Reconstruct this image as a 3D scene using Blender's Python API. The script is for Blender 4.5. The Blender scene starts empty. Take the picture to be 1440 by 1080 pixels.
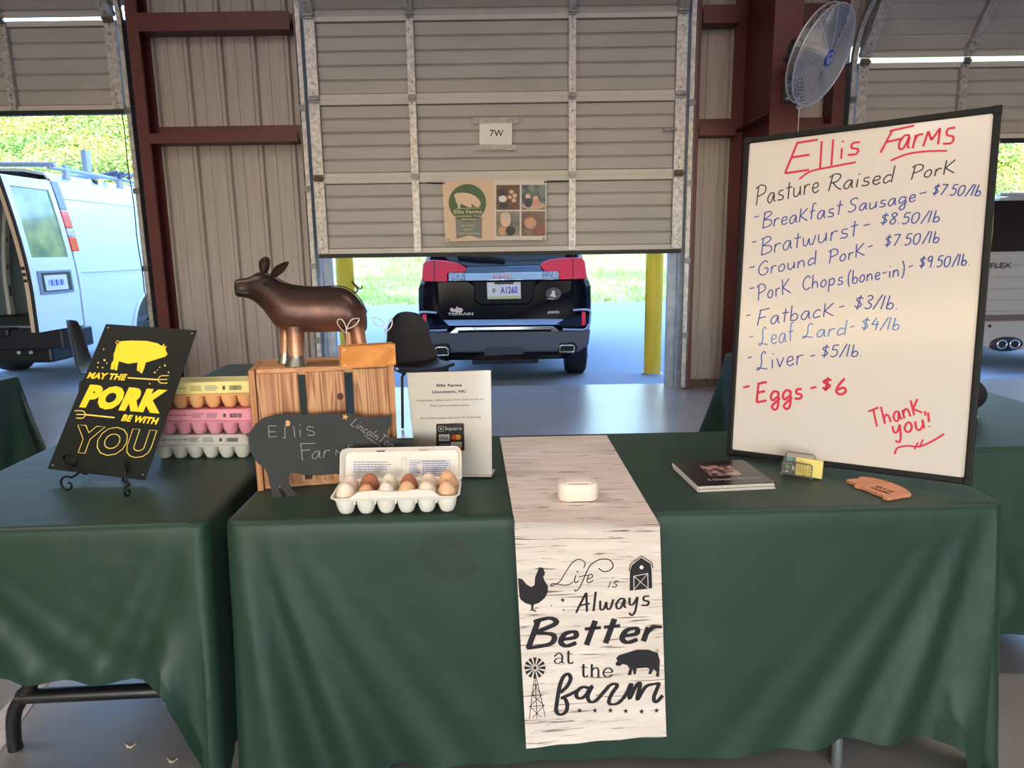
import bpy, bmesh, math, random
from mathutils import Vector, Matrix
from math import sin, cos, pi, radians, sqrt, atan2
random.seed(7)
S = bpy.context.scene
COL = S.collection
# ------------------------------------------------------------------ camera
F, PIT, ROLL, H = 1000.0, radians(10.7), -0.0145, 1.35
CAM = Vector((0, 0, H))
FW = Vector((0, cos(PIT), -sin(PIT)))
_u0 = Vector((0, sin(PIT), cos(PIT)))
_r0 = Vector((1, 0, 0))
RT = _r0*cos(ROLL) + _u0*sin(ROLL)
UP = _u0*cos(ROLL) - _r0*sin(ROLL)
cd = bpy.data.cameras.new('camera')
cam = bpy.data.objects.new('camera', cd)
COL.objects.link(cam)
cd.sensor_width = 36
cd.lens = 36*F/1440
cd.clip_start = .05
cd.clip_end = 300
m = Matrix((RT, UP, -FW)).transposed().to_4x4()
m.translation = CAM
cam.matrix_world = m
S.camera = cam
# ------------------------------------------------------------------ light
w = bpy.data.worlds.new('sky')
S.world = w
w.use_nodes = True
nt = w.node_tree
bg = nt.nodes['Background']
sky = nt.nodes.new('ShaderNodeTexSky')
sky.sky_type = 'NISHITA'
sky.sun_disc = False
sky.sun_elevation = radians(30)
sky.sun_rotation = radians(190)
sky.air_density = 1.0
sky.dust_density = .4
sky.ozone_density = 3.0
nt.links.new(sky.outputs[0], bg.inputs[0])
bg.inputs[1].default_value = 1.75
sd = bpy.data.lights.new('sun', 'SUN')
sd.energy = 1.9
sd.angle = radians(.6)
sd.color = (1, .93, .80)
sun = bpy.data.objects.new('sun', sd)
COL.objects.link(sun)
# travels away from the camera and down: the building shades the first metres of asphalt
sun.rotation_euler = Vector((.22, .90, -.345)).to_track_quat('-Z', 'Y').to_euler()
def area(name, loc, to, sx, sy, e, col):
    l = bpy.data.lights.new(name, 'AREA')
    l.shape = 'RECTANGLE'; l.size = sx; l.size_y = sy; l.energy = e; l.color = col
    o = bpy.data.objects.new(name, l); COL.objects.link(o)
    o.location = loc
    o.rotation_euler = (Vector(to)-Vector(loc)).to_track_quat('-Z', 'Y').to_euler()
WARM = (1, .86, .77)
area('high_bay_lamp', (-3.2, 1.5, 4.9), (-3.2, 1.6, 0), 2.4, .5, 100, WARM)  # unseen fill lights, added under the ceiling to brighten the interior
area('high_bay_lamp', (2.6, 1.5, 4.9), (2.6, 1.6, 0), 2.4, .5, 74, WARM)
area('high_bay_lamp', (-3.0, -3.5, 4.9), (-2.5, 6, 1.6), 2.4, .8, 50, WARM)
area('high_bay_lamp', (2.6, -3.5, 4.9), (2.0, 6, 1.6), 2.4, .8, 45, WARM)
S.view_settings.view_transform = 'Standard'
S.view_settings.look = 'None'
S.view_settings.exposure = 0.06
S.view_settings.gamma = 1
S.view_settings.use_curve_mapping = False
S.cycles.max_bounces = 8
S.cycles.diffuse_bounces = 4
S.cycles.use_denoising = True
# ------------------------------------------------------------------ projection: pixel of the photo -> point on a real plane
def ray(x, y):
    return (FW*F + RT*(x-720) - UP*(y-540)).normalized()
def onz(x, y, z):
    d = ray(x, y); return CAM + d*((z-H)/d.z)
def ony(x, y, Y):
    d = ray(x, y); return CAM + d*(Y/d.y)
def px(p):
    v = Vector(p)-CAM
    k = F/v.dot(FW)
    return Vector((720+k*v.dot(RT), 540-k*v.dot(UP)))
class Pl:
    """a plane in the scene; img() gives the point of it seen at a photo pixel, off = distance proud of it"""
    def __init__(s, o, X, Z, crop=(0, 0, 1)):
        s.o = Vector(o); s.X = Vector(X).normalized()
        s.n = s.X.cross(Vector(Z)).normalized()
        if s.n.dot(CAM-s.o) < 0: s.n = -s.n
        s.Z = s.n.cross(s.X)
        if s.Z.z < 0: s.Z = -s.Z
        s.c = crop
    def crop(s, a, b, k):
        q = Pl(s.o, s.X, s.Z, (a, b, k)); return q
    def img(s, x, y, off=0):
        x = s.c[0]+x/s.c[2]; y = s.c[1]+y/s.c[2]
        d = ray(x, y); o = s.o+s.n*off
        return CAM + d*((o-CAM).dot(s.n)/d.dot(s.n))
    def uv(s, u, v, off=0):
        return s.o+s.X*u+s.Z*v+s.n*off
# ------------------------------------------------------------------ materials
def lin(c):
    r = []
    for v in c[:3]:
        v = v/255
        r.append(v/12.92 if v <= .04045 else ((v+.055)/1.055)**2.4)
    return (*r, 1)
MATS = {}
def M(name, col, rough=.6, metal=0, col2=None, scale=5, stretch=(1, 1, 1), bump=0, bscale=60, detail=4, spec=.5, coat=0, sheen=0, contrast=.15, emit=0, alpha=1, coord='Object', bstretch=None):
    if name in MATS: return MATS[name]
    mt = bpy.data.materials.new(name); mt.use_nodes = True
    n = mt.node_tree.nodes; l = mt.node_tree.links
    b = n['Principled BSDF']
    b.inputs['Roughness'].default_value = rough
    b.inputs['Metallic'].default_value = metal
    b.inputs['Specular IOR Level'].default_value = spec
    b.inputs['Coat Weight'].default_value = coat
    b.inputs['Sheen Weight'].default_value = sheen
    b.inputs['Coat Roughness'].default_value = .3 if name == 'concrete_floor' else .03
    b.inputs['Base Color'].default_value = lin(col)
    tc = n.new('ShaderNodeTexCoord')
    def mapped(st):
        mp = n.new('ShaderNodeMapping'); mp.inputs['Scale'].default_value = st
        l.new(tc.outputs[coord], mp.inputs[0]); return mp.outputs[0]
    if col2 is not None:
        no = n.new('ShaderNodeTexNoise'); no.inputs['Scale'].default_value = scale; no.inputs['Detail'].default_value = detail
        l.new(mapped(stretch), no.inputs['Vector'])
        cr = n.new('ShaderNodeValToRGB')
        cr.color_ramp.elements[0].position = .5-contrast; cr.color_ramp.elements[1].position = .5+contrast
        cr.color_ramp.elements[0].color = lin(col); cr.color_ramp.elements[1].color = lin(col2)
        l.new(no.outputs[0], cr.inputs[0]); l.new(cr.outputs[0], b.inputs['Base Color'])
    if bump:
        nb = n.new('ShaderNodeTexNoise'); nb.inputs['Scale'].default_value = bscale; nb.inputs['Detail'].default_value = 3
        l.new(mapped(bstretch or (1, 1, 1)), nb.inputs['Vector'])
        bp = n.new('ShaderNodeBump'); bp.inputs['Strength'].default_value = bump; bp.inputs['Distance'].default_value = .01
        l.new(nb.outputs[0], bp.inputs['Height']); l.new(bp.outputs[0], b.inputs['Normal'])
    if emit:
        b.inputs['Emission Color'].default_value = lin(col); b.inputs['Emission Strength'].default_value = emit
    if alpha < 1: b.inputs['Alpha'].default_value = alpha
    MATS[name] = mt
    return mt
def glass(name, col, rough=.02, alpha=None):
    if name in MATS: return MATS[name]
    mt = bpy.data.materials.new(name); mt.use_nodes = True
    n = mt.node_tree.nodes; l = mt.node_tree.links
    out = n['Material Output']; n.remove(n['Principled BSDF'])
    tr = n.new('ShaderNodeBsdfTransparent'); tr.inputs[0].default_value = lin(col)
    gl = n.new('ShaderNodeBsdfGlossy'); gl.inputs['Roughness'].default_value = rough
    fr = n.new('ShaderNodeFresnel'); fr.inputs[0].default_value = 1.5
    mx = n.new('ShaderNodeMixShader')
    l.new(fr.outputs[0], mx.inputs[0]); l.new(tr.outputs[0], mx.inputs[1]); l.new(gl.outputs[0], mx.inputs[2]); l.new(mx.outputs[0], out.inputs[0])
    MATS[name] = mt
    return mt
# ------------------------------------------------------------------ mesh builder (world coordinates)
LOC = {}
class B:
    def __init__(s): s.v = []; s.f = []; s.uv = None
    def add(s, vs, fs):
        k = len(s.v); s.v += [Vector(p) for p in vs]; s.f += [[i+k for i in f] for f in fs]; return s
    def box(s, c, d, R=None):
        c = Vector(c); vs = []
        for z in (-1, 1):
            for x, y in ((-1, -1), (1, -1), (1, 1), (-1, 1)):
                p = Vector((x*d[0]/2, y*d[1]/2, z*d[2]/2))
                vs.append(c+(R @ p if R else p))
        return s.add(vs, [(0, 3, 2, 1), (4, 5, 6, 7), (0, 1, 5, 4), (1, 2, 6, 5), (2, 3, 7, 6), (3, 0, 4, 7)])
    def bb(s, a, b):
        return s.box([(p+q)/2 for p, q in zip(a, b)], [abs(q-p) for p, q in zip(a, b)])
    def frame(s, d):
        d = d.normalized(); a = Vector((0, 0, 1)) if abs(d.z) < .9 else Vector((1, 0, 0))
        x = d.cross(a).normalized(); return x, d.cross(x).normalized()
    def cyl(s, p, q, r0, r1=None, n=16, caps=True):
        p = Vector(p); q = Vector(q); r1 = r0 if r1 is None else r1
        x, y = s.frame(q-p); vs = []
        for c, r in ((p, r0), (q, r1)):
            vs += [c+x*(r*cos(2*pi*i/n))+y*(r*sin(2*pi*i/n)) for i in range(n)]
        fs = [(i, (i+1) % n, n+(i+1) % n, n+i) for i in range(n)]
        if caps: fs += [list(range(n))[::-1], list(range(n, 2*n))]
        return s.add(vs, fs)
    def tube(s, pts, r, n=8, closed=False):
        pts = [Vector(p) for p in pts]; N = len(pts); vs = []; fs = []
        px_ = None
        for i, p in enumerate(pts):
            a = pts[i-1] if (i or closed) else p; b = pts[(i+1) % N] if (i < N-1 or closed) else p
            t = (b-a).normalized()
            if px_ is None: x, y = s.frame(t)
            else:
                x = (px_-t*px_.dot(t)).normalized(); y = t.cross(x)
            px_ = x
            rr = r[i] if isinstance(r, (list, tuple)) else r
            vs += [p+x*(rr*cos(2*pi*k/n))+y*(rr*sin(2*pi*k/n)) for k in range(n)]
        for i in range(N if closed else N-1):
            j = (i+1) % N
            fs += [(i*n+k, i*n+(k+1) % n, j*n+(k+1) % n, j*n+k) for k in range(n)]
        if not closed: fs += [list(range(n))[::-1], [(N-1)*n+k for k in range(n)]]
        return s.add(vs, fs)
    def prism(s, pts, ext):
        pts = [Vector(p) for p in pts]; e = Vector(ext); n = len(pts)
        return s.add(pts+[p+e for p in pts], [list(range(n)), [n+i for i in range(n)][::-1]]+[(i, (i+1) % n, n+(i+1) % n, n+i) for i in range(n)])
    def face(s, pts):
        return s.add(pts, [list(range(len(pts)))])
    def loft(s, secs, caps=True, closed=True):
        n = len(secs[0]); vs = [p for q in secs for p in q]; fs = []
        for i in range(len(secs)-1):
            for k in range(n if closed else n-1):
                fs.append((i*n+k, i*n+(k+1) % n, (i+1)*n+(k+1) % n, (i+1)*n+k))
        if caps and closed: fs += [list(range(n))[::-1], [(len(secs)-1)*n+k for k in range(n)]]
        return s.add(vs, fs)
    def ball(s, c, r, n=12, mtx=None):
        c = Vector(c); rr = r if isinstance(r, (tuple, list)) else (r, r, r)
        secs = []
        for i in range(1, n//2+1):
            a = pi*i/(n//2+1)
            q = [Vector((rr[0]*sin(a)*cos(2*pi*k/n), rr[1]*sin(a)*sin(2*pi*k/n), rr[2]*cos(a))) for k in range(n)]
            secs.append([c+(mtx @ p if mtx else p) for p in q])
        t = [Vector((0, 0, rr[2])), Vector((0, 0, -rr[2]))]
        t = [c+(mtx @ p if mtx else p) for p in t]
        k0 = len(s.v); s.loft(secs, caps=False); k1 = len(s.v)
        s.v += t
        for k in range(n):
            s.f.append([k1, k0+k, k0+(k+1) % n]); s.f.append([k1+1, k1-n+(k+1) % n, k1-n+k])
        return s
    def build(s, name, mat, parent=None, smooth=None, bevel=0, kind=None, sub=0, solid=0, label=None, segs=2, uv=None):
        me = bpy.data.meshes.new(name)
        off = LOC[parent.name] if parent else Vector((0, 0, 0))
        me.from_pydata([tuple(p-off) for p in s.v], [], s.f)
        if len(s.f) < 60000 and smooth != 'raw':
            bm = bmesh.new(); bm.from_mesh(me)
            if uv is None: bmesh.ops.recalc_face_normals(bm, faces=bm.faces)
            bm.to_mesh(me); bm.free()
        if uv is not None:
            ly = me.uv_layers.new(name='UVMap')
            for lp in me.loops: ly.data[lp.index].uv = uv[lp.vertex_index]
        me.materials.append(mat)
        if smooth and smooth != 'raw':
            me.polygons.foreach_set('use_smooth', [True]*len(me.polygons))
            me.set_sharp_from_angle(angle=radians(smooth))
        for q_ in me.polygons:
            if len(q_.vertices) > 40: q_.use_smooth = False
        o = bpy.data.objects.new(name, me); COL.objects.link(o)
        if parent: o.parent = parent
        LOC[o.name] = off
        if solid:
            q = o.modifiers.new('s', 'SOLIDIFY'); q.thickness = solid; q.offset = 0
        if bevel:
            q = o.modifiers.new('b', 'BEVEL'); q.width = bevel; q.segments = segs; q.limit_method = 'ANGLE'; q.angle_limit = radians(35); q.harden_normals = False
        if sub:
            q = o.modifiers.new('u', 'SUBSURF'); q.levels = sub; q.render_levels = sub
        if kind: o['kind'] = kind
        if label: o['label'] = label
        return o
def thing(name, label, cat, loc=(0, 0, 0), group=None, kind=None):
    o = bpy.data.objects.new(name, None); COL.objects.link(o); o.location = loc
    LOC[o.name] = Vector(loc); o.empty_display_size = .1
    if kind: o['kind'] = kind
    if label: o['label'] = label
    if cat: o['category'] = cat
    if group: o['group'] = group
    return o
def struct(name, loc=(0, 0, 0), label=None):
    return thing(name, label, None, loc, kind='structure')
def tag(o, label, cat, group=None):
    o['label'] = label; o['category'] = cat
    if group: o['group'] = group
    return o
def copy_tree(o, loc=None, rz=None, label=None, parent=None, scale=None):
    c = o.copy(); COL.objects.link(c); c.parent = parent
    if loc is not None: c.location = loc
    if rz is not None: c.rotation_euler = (0, 0, rz)
    if scale is not None: c.scale = scale
    if label: c['label'] = label
    LOC[c.name] = Vector(loc) if loc is not None else LOC.get(o.name, Vector((0, 0, 0)))
    for ch in list(o.children): copy_tree(ch, parent=c)
    return c
def smoothline(pts, k=5, closed=False):
    pts = [Vector(p) for p in pts]; N = len(pts); out = []
    if N < 3: return pts
    for i in range(N if closed else N-1):
        if closed: p0, p1, p2, p3 = pts[i-1], pts[i], pts[(i+1) % N], pts[(i+2) % N]
        else: p0, p1, p2, p3 = pts[max(i-1, 0)], pts[i], pts[i+1], pts[min(i+2, N-1)]
        for j in range(k):
            t = j/k
            out.append(.5*((2*p1)+(p2-p0)*t+(2*p0-5*p1+4*p2-p3)*t*t+(3*p1-p0-3*p2+p3)*t**3))
    if not closed: out.append(pts[-1])
    return out
# ------------------------------------------------------------------ writing
GL = {}
for ln in r"""
E7|6,10 1,9.6|1,10 0,0 6,.5|.5,5 5,5.4
F7|.8,9.8 7,10.4|1.5,9.8 0,0|.8,4.8 5,5.2
P7|1.5,9.5 .3,0|~-.5,9 3,10.4 6.5,9 6,6 1,4.6
R8|1.5,9.5 .5,0|~-.5,8.6 3,10.4 6.4,9 5,5.8 1.2,5|~2.5,5 5,2 8,0
S7|~6.5,9 4.5,10.2 1.5,8.8 2,6.4 5,4.4 5,1.4 2,0 0,1.2
B7|1.2,10 .4,0|~0,9.4 4,10.4 6,8.4 1,5.4|~1,5.4 6,4.4 6,1.2 0,0
G8|~7,8.6 4.5,10 1,7 .6,2.5 3.5,0 6.5,1.5 7,4.5 4.2,4.6
C7|~6.5,8 4.5,10 1.2,7.2 .8,2.6 3.4,0 6.6,1.6
L8|~6,8.6 4.6,10 3,8 3.2,4 2,.8 .4,.2 .6,1.4 3.6,.8 7,0
J6|1,10 .4,0 5.5,.4
T8|0,9.6 8,10|4,9.8 3.4,0
M8|0,0 1,5.4 3.4,2 6.4,6 7,.2
A8|~0,0 2.4,5 5,10|5,10 6,0|~1.2,3.6 7.4,4.2
Q6|~5.4,4.6 2.6,5.2 .6,3.2 3.6,2 3.2,.2 0,.2
K7|1,10 .5,0|6.4,9.4 1,4.6 7,0
a6|~5,4.6 2.4,5 .4,2.6 1,.3 3,.4 4.8,4.4 4.8,1 6,.2
b5.5|.8,10 .4,.4|~.4,2.4 2.6,4.6 4.6,3 3.6,.3 .4,.6
c5|~4.6,4.2 2.6,5 .5,2.8 1,.3 4.6,.8
d6|~4.6,4.4 2.2,4.8 .4,2.4 1.4,.2 4.4,1.6|5.4,10 5,0
e5|~.6,2.4 4,3 3.6,4.9 1.2,4.4 .6,1.6 2.4,0 4.8,1
f4.5|~4.4,9.6 2.8,10 2,7.6 1.6,0|.2,5 4,5.4
g6|~4.6,4.4 2.2,4.8 .5,2.6 1.6,.4 4.4,2|~4.8,4.8 4.8,-2.6 3,-4.6 1.2,-3 3,-1 6,1
h6|.8,10 .4,0|~.4,2.6 2.8,4.8 4.4,3.4 4.6,0
i2.5|1,5 .9,0|1.2,7.6 1.5,8.3
k6|.8,8.4 .4,0|5.5,8 .8,3.6 6,0
l2.6|1.2,10 .6,0
m9|.6,5 .5,0|~.5,2.8 2.4,4.8 3.8,3.6 3.8,0|~3.8,2.8 5.8,4.8 7.4,3.6 7.6,0
n6|.6,5 .4,0|~.4,2.8 2.8,4.8 4.4,3.6 4.6,0
o5.5|~2.4,5 .5,3 .8,.6 3,.1 4.6,2.4 3.8,4.8 2.4,5
p6|.8,5 .2,-4|~.6,4 3,5.2 4.8,3.6 3.4,.6 .5,1
r4.5|.8,5 .5,0|~.6,2.8 2,4.8 4.4,4.8
s5|~4.4,4.8 1.6,4.8 1.4,3 4,2 3.6,.2 .2,.4
t4|2.2,8.6 1.6,0|0,5.8 4.2,6
u6|~.5,5 .6,1 2.4,0 4.4,2 4.8,5|4.8,5 4.9,.2
v5|.3,5 2,0 4.6,5
w8|~.4,5 .8,.6 2.6,.4 3.8,4|~3.8,4 4.4,.6 6.2,.4 7.6,5
y6|~.5,5 .8,1.6 2.8,1.4 4.8,5|~4.9,5 4.2,-2 2.6,-4.4 .8,-3
07|~3,9 .6,7 .8,1.6 3.2,0 5.4,3 5.2,8 3,9
35.5|~.8,9 3,10 4.8,8 2.2,5.4 5,3 3.4,.2 .4,1
46|3,10 .4,4.6 5.4,4.8|4.4,7.4 4,0
56|5.4,9.6 1.6,9.4 1,5.6|~1,5.6 4.4,5.6 5,2 2.4,0 .4,1
66|~4,10 1.4,6 .6,2 2.8,0 5.2,1.6 4,4.2 1,3
76|.2,9.4 5.6,9.8|5.6,9.8 2,0
86|~4.8,9 2.6,10 1,8.2 3,5.6 5,2.6 3,0 .8,2 2.6,5 5,8 4.8,9
96|~5,8.6 2.8,10 .8,7.6 2.4,5.6 4.8,7.4 4.8,9|5,9 4.4,0
$6|~5.4,7.6 3,8.6 .8,6.8 4.8,3.6 3,1.2 .4,2.2|3.2,10.4 2.6,-.6
/4|4.4,10.4 .2,-.6
(3|~2.8,10.6 .6,6 .8,0 1.8,-1.6
)3|~1,10.6 2.6,6 1.8,0 .2,-1.6
-5|.6,3.6 4.4,4.2
.2|.6,.1 1,.5
,2|1.2,.8 .4,-1.6
!3|1.6,8 1.2,3|1,.3 1.2,.8
""".strip().splitlines():
    a, *st = ln.split('|')
    GL[a[0]] = (float(a[1:]), [(q[0] == '~', [tuple(map(float, p.split(','))) for p in q.lstrip('~').split()]) for q in st])
def closed_ok(pts):
    for a, p, c in zip(pts, pts[1:], pts[2:]):
        if (p-a).normalized().dot((c-p).normalized()) < .7: return False
    return True
def ribbon(b, pts, wd, n, callig=0):
    """flat stroke through 3D points lying in a plane with normal n"""
    pts = [p for i, p in enumerate(pts) if i == 0 or (p-pts[i-1]).length > 1e-6]
    if len(pts) < 2: return
    if 2 < len(pts) < 7 and not closed_ok(pts):
        for a, c in zip(pts, pts[1:]): ribbon(b, [a, c], wd, n, callig)
        return
    vs = []
    for i, p in enumerate(pts):
        a = pts[max(i-1, 0)]; c = pts[min(i+1, len(pts)-1)]
        t = (c-a).normalized(); sd_ = t.cross(n).normalized()
        w_ = wd*(1-callig+callig*abs(t.z)**.7) if callig else wd
        if i in (0, len(pts)-1) and len(pts) > 4: w_ *= .8
        vs += [p+sd_*w_/2, p-sd_*w_/2]
    b.add(vs, [(2*i, 2*i+1, 2*i+3, 2*i+2) for i in range(len(pts)-1)])
def basis(pl, p0, p1, h, off):
    O = pl.img(*p0, off); E = pl.img(*p1, off); U = E-O
    V = pl.n.cross(U).normalized()
    if V.dot(UP) < 0: V = -V
    V = V*.01; k = (px(O+V)-px(O)).length
    return O, U, V*(h*1.0/pl.c[2]/k)
def hand(b, pl, s, p0, p1, h, wd, off=.0006, slant=.16, callig=0, jit=.25):
    O, U, V = basis(pl, p0, p1, h, off)
    tot = sum(GL[c][0]+1 if c != ' ' else 4 for c in s)-1
    x = 0; rnd = random.Random(len(s)*7+int(p0[0]))
    for c in s:
        if c == ' ': x += 4; continue
        wdt, sts = GL[c]; dy = rnd.uniform(-jit, jit)
        for sm, pts in sts:
            q = [O+U*((x+a+slant*y_)/tot)+V*((y_+dy)/10) for a, y_ in pts]
            ribbon(b, smoothline(q, 5) if sm else q, wd, pl.n, callig)
        x += wdt+1
def stroke(b, pl, pts, wd, off=.0006, sm=True, callig=0):
    q = [pl.img(*p, off) for p in pts]
    ribbon(b, smoothline(q, 6) if sm else q, wd, pl.n, callig)
def shape(b, pl, pts, off=.0006, sm=False):
    q = [pl.img(*p, off) for p in pts]
    b.face(smoothline(q, 3, True) if sm else q)
def star(b, pl, x, y, r, off=.0006):
    shape(b, pl, [(x+(r if k % 2 == 0 else r*.42)*sin(pi*k/5), y-(r if k % 2 == 0 else r*.42)*cos(pi*k/5)) for k in range(10)], off)
def disc(b, pl, x, y, r, off=.0006, ry=None, n=20):
    ry = ry or r
    shape(b, pl, [(x+r*cos(2*pi*k/n), y+ry*sin(2*pi*k/n)) for k in range(n)], off)
TX = {}
def glyphs(s, bold=0.0):
    k = (s, bold)
    if k in TX: return TX[k]
    def mk(t):
        c = bpy.data.curves.new('t', 'FONT'); c.body = t; c.size = 1; c.offset = bold; c.space_character = 1+bold*1.6; c.resolution_u = 3
        o = bpy.data.objects.new('t', c); COL.objects.link(o)
        dg = bpy.context.evaluated_depsgraph_get(); e = o.evaluated_get(dg); me = e.to_mesh()
        v = [(p.co.x, p.co.y) for p in me.vertices]; f = [tuple(q.vertices) for q in me.polygons]
        ec = {}
        for q in f:
            for i in range(len(q)):
                e_ = (min(q[i], q[i-1]), max(q[i], q[i-1])); ec[e_] = ec.get(e_, 0)+1
        e.to_mesh_clear(); bpy.data.objects.remove(o); bpy.data.curves.remove(c)
        return v, f, [e_ for e_, n_ in ec.items() if n_ == 1]
    if 'H' not in TX: TX['H'] = max(p[1] for p in mk('H')[0])
    v, f, e = mk(s); x0 = min(p[0] for p in v); x1 = max(p[0] for p in v)
    TX[k] = ([((x-x0)/(x1-x0), y/TX['H']) for x, y in v], f, e)
    return TX[k]
def text(b, pl, s, p0, p1, h, off=.0006, bold=0, slant=0, outline=0):
    O, U, V = basis(pl, p0, p1, h, off)
    v, f, e = glyphs(s, bold)
    P = [O+U*x+V*y+U.normalized()*(slant*y*V.length) for x, y in v]
    if outline:
        nb = {}
        for a, c in e: nb.setdefault(a, []).append(c); nb.setdefault(c, []).append(a)
        seen = set()
        for st in nb:
            if st in seen: continue
            lp = [st]; seen.add(st); cur = nb[st][0]
            while cur not in seen:
                lp.append(cur); seen.add(cur)
                nx = [q for q in nb[cur] if q not in seen]
                if not nx: break
                cur = nx[0]
            lp.append(st); ribbon(b, [P[i] for i in lp], outline, pl.n)
    else: b.add(P, f)
def lines(b, pl, x0, y0, x1, n, dy, th=2, seed=1, off=.0007, dx=0, ragged=.3, slope=0):
    r = random.Random(seed)
    for i in range(n):
        a = x0+dx*i; e = x1+dx*i-(x1-x0)*r.uniform(0, ragged); y = y0+dy*i
        x = a
        while x < e:
            wd = r.uniform(.03, .1)*(x1-x0); xe = min(x+wd, e)
            shape(b, pl, [(x, y+slope*(x-a)), (xe, y+slope*(xe-a)), (xe, y+th+slope*(xe-a)), (x, y+th+slope*(x-a))], off); x = xe+(x1-x0)*.02
# ------------------------------------------------------------------ palette
mConc = M('concrete_floor', (140, 135, 133), .30, col2=(164, 160, 157), scale=1.6, detail=8, bump=.03, bscale=30, contrast=.2, spec=.8, coat=.6)
mAsph = M('asphalt', (132, 144, 164), .9, col2=(160, 172, 190), scale=120, bump=.25, bscale=180)
mWall = M('tan_sheet_metal', (150, 138, 132), .5, col2=(172, 161, 155), scale=7, stretch=(6, 6, .25), detail=6, contrast=.25)
mDoor = M('door_sheet', (150, 146, 142), .45, col2=(166, 162, 158), scale=2, stretch=(.6, 1, 2.5), detail=6, contrast=.3)
mRail = M('door_rail', (178, 172, 167), .45, col2=(192, 187, 182), scale=5, contrast=.3)
mGalv = M('galvanised_steel', (150, 148, 148), .42, .35, col2=(186, 182, 182), scale=26, detail=8, contrast=.12)
mGalvD = M('dark_track_steel', (78, 78, 80), .4, .7, col2=(120, 122, 126), scale=14, contrast=.25)
mRed = M('oxide_red_steel', (92, 30, 30), .5, col2=(74, 24, 26), scale=6, contrast=.3)
mRust = M('rusty_bracket', (74, 58, 50), .7, .3, col2=(110, 96, 88), scale=60)
mBlackS = M('black_rubber', (22, 22, 24), .6)
mJamb = M('white_jamb', (176, 186, 200), .5, col2=(150, 160, 176), scale=9)
mCable = M('steel_cable', (70, 74, 74), .5, .5)
# ================================================================== SETTING
B().bb((-12, -9, -.12), (12, 7.05, 0)).build('floor', mConc)['kind'] = 'structure'
g = B()
nx, ny = 60, 44
def hz(x, y):
    if y < 19.4: return -.1-.002*max(0, y-7)
    t = y-19.4
    h = -.12+.10*t+.02*t*t if t < 9 else -.12+.9+1.62+.47*(t-9)
    return h+.12*sin(x*.7+y*.5)*min(1, t/4)+.1*sin(x*1.9-y)*min(1, t/6)
B().add([(x, y, -.1) for x, y in ((-60, 7.0), (60, 7.0), (60, 19.5), (-60, 19.5))], [(0, 1, 2, 3)]).build('ground_asphalt', mAsph)['kind'] = 'structure'
B().add([(x, y, -.1) for x, y in ((-60, -60), (60, -60), (60, -9.0), (-60, -9.0))], [(0, 1, 2, 3)]).build('ground_yard', mAsph)['kind'] = 'structure'  # unseen ground behind the building, added to bounce neutral light inside
B().bb((-12, 6.98, -.14), (12, 7.12, -.015)).build('trim_1', M('sill_concrete', (150, 156, 168), .7, col2=(120, 128, 142), scale=12))['kind'] = 'structure'
vs = []; fs = []
for j in range(ny+1):
    for i in range(nx+1):
        x = -60+120*i/nx; y = 19.4+(j/ny)**1.2*40
        vs.append((x, y, hz(x, y)+(-.0 if j else -.02)))
for j in range(ny):
    for i in range(nx): fs.append((j*(nx+1)+i, j*(nx+1)+i+1, (j+1)*(nx+1)+i+1, (j+1)*(nx+1)+i))
g.add(vs, fs)
mBank = M('grass_bank', (132, 152, 84), .95, col2=(184, 164, 120), scale=.55, stretch=(.5, 1.4, 1), detail=9, contrast=.13, bump=.6, bscale=14)
o = g.build('ground_bank', mBank, smooth=60); o['kind'] = 'structure'
# grass tufts on the bank
g = B(); r = random.Random(3)
for k in range(15000):
    y = 19.6+9*r.random()**1.3; x = r.uniform(-1, 1)*y*.95
    z = hz(x, y); a = r.uniform(0, pi); h = r.uniform(.06, .2)*(1+.3*(y > 23)); dx, dy = cos(a)*.035, sin(a)*.035; lx = r.uniform(-.08, .08)
    g.add([(x-dx, y-dy, z-.02), (x+dx, y+dy, z-.02), (x+lx, y+r.uniform(-.05, .05), z+h)], [(0, 1, 2)])
o = g.build('grass', M('grass_blades', (128, 162, 74), .8, col2=(178, 186, 112), scale=.6, contrast=.1), smooth='raw'); o['kind'] = 'stuff'; tag(o, 'sunlit green and straw grass covering the bank behind the cars', 'grass')
# shrubs on the hill
leafm = [M('leaf_yellow', (190, 196, 84), .7, col2=(220, 212, 124), scale=2.5), M('leaf_green', (120, 160, 76), .7, col2=(160, 190, 100), scale=2.5), M('leaf_olive', (158, 178, 84), .7, col2=(198, 200, 120), scale=2.5)]
brown = M('stem_bark', (90, 70, 50), .9)
UND = thing('undergrowth', 'dense sunlit yellow-green undergrowth covering the upper hillside beyond the cars', 'foliage', (0, 0, 0), kind='stuff')
def bush(mi, seed, loc, label):
    r = random.Random(seed); t = UND
    L = Vector(loc); b = B(); lob = [(Vector((r.uniform(-1, 1), r.uniform(-.8, .8), r.uniform(.5, 1.5))), r.uniform(.5, .8)) for _ in range(9)]
    for _ in range(2300):
        c, rad = r.choice(lob); d = Vector((r.gauss(0, 1), r.gauss(0, 1), r.gauss(0, 1))).normalized()
        p = L+c+d*rad*r.uniform(.75, 1.05); s_ = r.uniform(.04, .085)
        u = Vector((r.gauss(0, 1), r.gauss(0, 1), r.gauss(0, .6))).normalized(); v = u.cross(d+Vector((0, 0, .01))).normalized()
        b.add([p-u*s_, p+v*s_*.6, p+u*s_, p-v*s_*.6], [(0, 1, 2, 3)])
    LOC['_'] = L
    class _P: name = '_'
    me_o = b.build('foliage', leafm[mi], None, smooth='raw')
    for v_ in me_o.data.vertices: v_.co -= L
    me_o.location = L; me_o.parent = UND
    return me_o
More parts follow.
